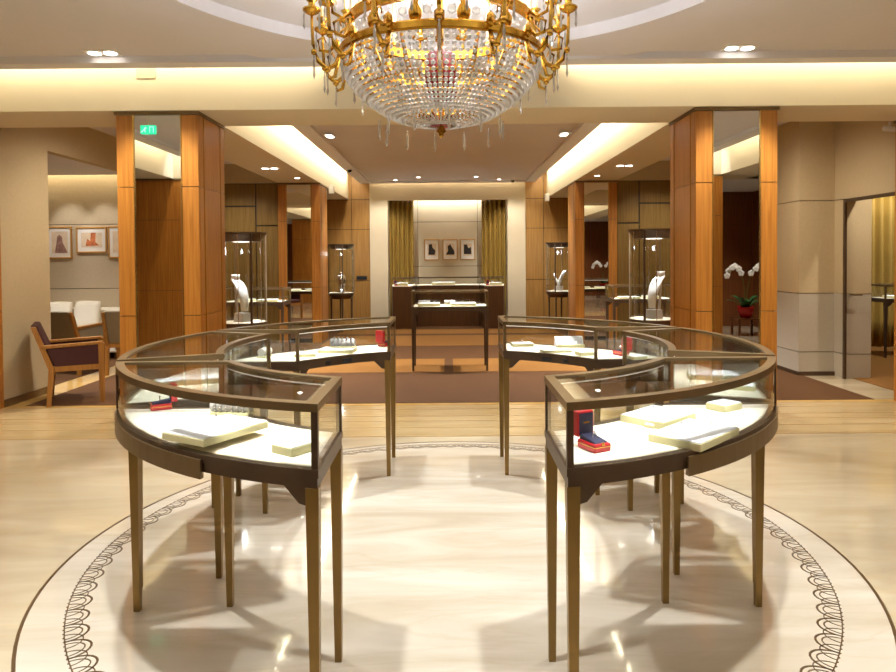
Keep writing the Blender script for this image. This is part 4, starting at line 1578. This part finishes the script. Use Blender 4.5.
# gilt ribs inside the bowl and hoops
b = MB()
for rr, zz in ((0.40, 2.40), (0.30, 2.33), (0.16, 2.255)):
    b.torus((0, 0, cz(zz)), rr, 0.007, 64, 6)
b.build('inner_hoop', 'gilt', root)
b = MB()
b.tube([(0.47, 0, cz(2.56)), (0.42, 0, cz(2.45)), (0.33, 0, cz(2.35)), (0.2, 0, cz(2.275)), (0.06, 0, cz(2.24))], [0.008, 0.014, 0.010, 0.009, 0.006], 8)
rib = b.build('inner_rib', 'gilt', root, smooth=True)
for k in range(1, 16):
    c = rib.copy()
    C.objects.link(c)
    c.parent = root
    c.rotation_euler = (0, 0, 2 * PI * k / 16)
MB().lathe([(0.05, cz(2.31)), (0.085, cz(2.34)), (0.09, cz(2.45)), (0.08, cz(2.58)), (0.04, cz(2.62))], n=20).build('ruby_core', 'ruby', root, smooth=True)
MB().tube([(0, 0, cz(2.2)), (0, 0, cz(3.26))], 0.016, 10).build('stem', 'gilt', root)
b = MB()
for k in range(6):
    a = k * PI / 3
    b.ico((0.04 * math.cos(a), 0.04 * math.sin(a), cz(2.222)), 0.026, 2)
b.build('ruby_rosette', 'ruby', root, smooth=True)
MB().lathe([(0.03, cz(2.205)), (0.018, cz(2.195)), (0.028, cz(2.178)), (0.012, cz(2.165)), (0.014, cz(2.158)), (0.002, cz(2.14))], n=16).build('finial', 'gilt', root, smooth=True)
# icicle drops below the bowl and round the arms
def drop_mb(r, z, ln=0.10):
    b = MB()
    b.ico((r, 0, cz(z)), 0.006, 1)
    b.lathe([(0.002, 0), (0.007, -0.02), (0.006, -ln * .6), (0.009, -ln * .8), (0.001, -ln)], (r, 0, cz(z) - 0.004), 6)
    return b


d0 = drop_mb(0.33, 2.225, 0.10).build('icicle_drop', 'crystal', root)
for k in range(1, 12):
    c = d0.copy()
    C.objects.link(c)
    c.parent = root
    c.rotation_euler = (0, 0, 2 * PI * k / 12 + 0.12)
# arms with cups and candles
NA = 14


def arm_set(a):
    arm = None
    b = MB()
    for off, r0, zt, rt in ((0.0, 0.53, 2.79, 0.70),):
        b.tube([(0.53, 0, cz(2.565)), (0.56, 0, cz(2.50)), (0.61, 0, cz(2.475)), (0.665, 0, cz(2.515)), (0.695, 0, cz(2.60)), (0.70, 0, cz(2.70)), (0.70, 0, cz(2.765))],
               [0.012, 0.014, 0.012, 0.013, 0.011, 0.009, 0.008], 8)
        b.tube([(0.545, 0, cz(2.62)), (0.60, 0, cz(2.565)), (0.655, 0, cz(2.57)), (0.665, 0, cz(2.62)), (0.63, 0, cz(2.64)), (0.615, 0, cz(2.61))], [0.010, 0.010, 0.009, 0.008, 0.006, 0.004], 8)
        b.tube([(0.54, 0, cz(2.53)), (0.565, 0, cz(2.44)), (0.60, 0, cz(2.43)), (0.61, 0, cz(2.465))], [0.012, 0.011, 0.008, 0.004], 8)
        b.ico((0.61, 0, cz(2.475)), 0.022, 1)
        b.ico((0.69, 0, cz(2.56)), 0.020, 1)
        b.ico((0.55, 0, cz(2.60)), 0.028, 1, (0.7, 1, 1.4))
    arm = b.build('arm', 'gilt', root, smooth=True)
    MB().lathe([(0.012, cz(2.745)), (0.052, cz(2.765)), (0.056, cz(2.775)), (0.022, cz(2.785)), (0.020, cz(2.81)), (0.036, cz(2.825)), (0.038, cz(2.835)), (0.014, cz(2.845))], (0.70, 0, 0), 18).build('candle_cup', 'gilt', arm, smooth=True)
    MB().lathe([(0.0125, cz(2.845)), (0.0125, cz(3.09))], (0.70, 0, 0), 12).build('candle', 'candle', arm, smooth=True)
    MB().lathe([(0.006, cz(3.09)), (0.014, cz(3.115)), (0.010, cz(3.14)), (0.001, cz(3.165))], (0.70, 0, 0), 10).build('bulb', 'bulb_glow', arm, smooth=True)
    for q, (r, z, ln) in enumerate(((0.745, 2.765, 0.09), (0.655, 2.765, 0.09), (0.61, 2.445, 0.10), (0.69, 2.535, 0.11))):
        drop_mb(r, z, ln).build('drop', 'crystal', arm)
    for q in [arm] + list(arm.children):
        for v in q.data.vertices:
            v.co.x -= max(0.0, v.co.x - 0.53) * 0.16
    arm.rotation_euler = (0, 0, a)
    return arm


arm0 = arm_set(PI / NA)
for k in range(1, NA):
    c = copy_tree(arm0, root)
    c.rotation_euler = (0, 0, PI / NA + 2 * PI * k / NA)
# short gilt urns joining the two rings, inner candles above them
b = MB()
b.lathe([(0.012, cz(2.585)), (0.03, cz(2.61)), (0.034, cz(2.64)), (0.014, cz(2.675)), (0.02, cz(2.70))], (0.50, 0, 0), 12)
urn = b.build('urn_post', 'gilt', root, smooth=True)
b = MB()
b.tube([(0.49, 0, cz(2.74)), (0.54, 0, cz(2.70)), (0.59, 0, cz(2.72)), (0.60, 0, cz(2.80)), (0.60, 0, cz(2.85))], 0.009, 8)
b.lathe([(0.01, cz(2.845)), (0.048, cz(2.86)), (0.05, cz(2.87)), (0.02, cz(2.88)), (0.018, cz(2.9)), (0.032, cz(2.915)), (0.012, cz(2.925))], (0.60, 0, 0), 16)
ua = b.build('upper_arm', 'gilt', root, smooth=True)
MB().lathe([(0.0125, cz(2.925)), (0.0125, cz(3.12))], (0.60, 0, 0), 12).build('candle', 'candle', ua, smooth=True)
drop_mb(0.56, 2.70, 0.08).build('drop', 'crystal', ua)
drop_mb(0.62, 2.85, 0.09).build('drop', 'crystal', ua)
for k in range(1, NA):
    c = urn.copy()
    C.objects.link(c)
    c.parent = root
    c.rotation_euler = (0, 0, 2 * PI * k / NA)
    c = copy_tree(ua, root)
    c.rotation_euler = (0, 0, 2 * PI * k / NA)
# hanging rosettes and chains over the upper ring
b = MB()
for i in range(15):
    t = i / 14
    b.ico((0.47 - 0.33 * t ** 0.8, 0, cz(2.76 + 0.40 * t ** 1.4)), 0.009, 1)
us = b.build('upper_strand', 'crystal', root)
for k in range(1, 32):
    c = us.copy()
    C.objects.link(c)
    c.parent = root
    c.rotation_euler = (0, 0, 2 * PI * k / 32)
b = MB()
b.ico((0.515, 0, cz(2.64)), 0.024, 1, (0.5, 1, 1))
ro = b.build('crystal_rosette', 'crystal', root)
for k in range(28):
    c = ro if k == 0 else ro.copy()
    if k:
        C.objects.link(c)
        c.parent = root
    c.rotation_euler = (0, 0, 2 * PI * (k + 0.5) / 28)
b = MB()
b.torus((0, 0, cz(3.16)), 0.14, 0.014, 40, 8)
b.lathe([(0.10, cz(3.26)), (0.10, cz(3.285)), (0.06, cz(3.29))], n=24)
b.build('crown', 'gilt', root)

# ------------------------------------------------------------------- world
w = bpy.data.worlds.new('world')
SC.world = w
w.use_nodes = True
bg = w.node_tree.nodes['Background']
bg.inputs['Color'].default_value = (0.9, 0.8, 0.65, 1)
bg.inputs['Strength'].default_value = 0.05

SC.view_settings.view_transform = 'Standard'
SC.view_settings.look = 'None'
SC.view_settings.gamma = 1
SC.view_settings.use_curve_mapping = False
SC.view_settings.exposure = 0.06
SC.cycles.max_bounces = 12
SC.cycles.diffuse_bounces = 5
SC.cycles.glossy_bounces = 6
SC.cycles.transmission_bounces = 8
SC.cycles.transparent_max_bounces = 48
SC.cycles.sample_clamp_indirect = 6
SC.cycles.use_denoising = True
SC.cycles.caustics_reflective = False
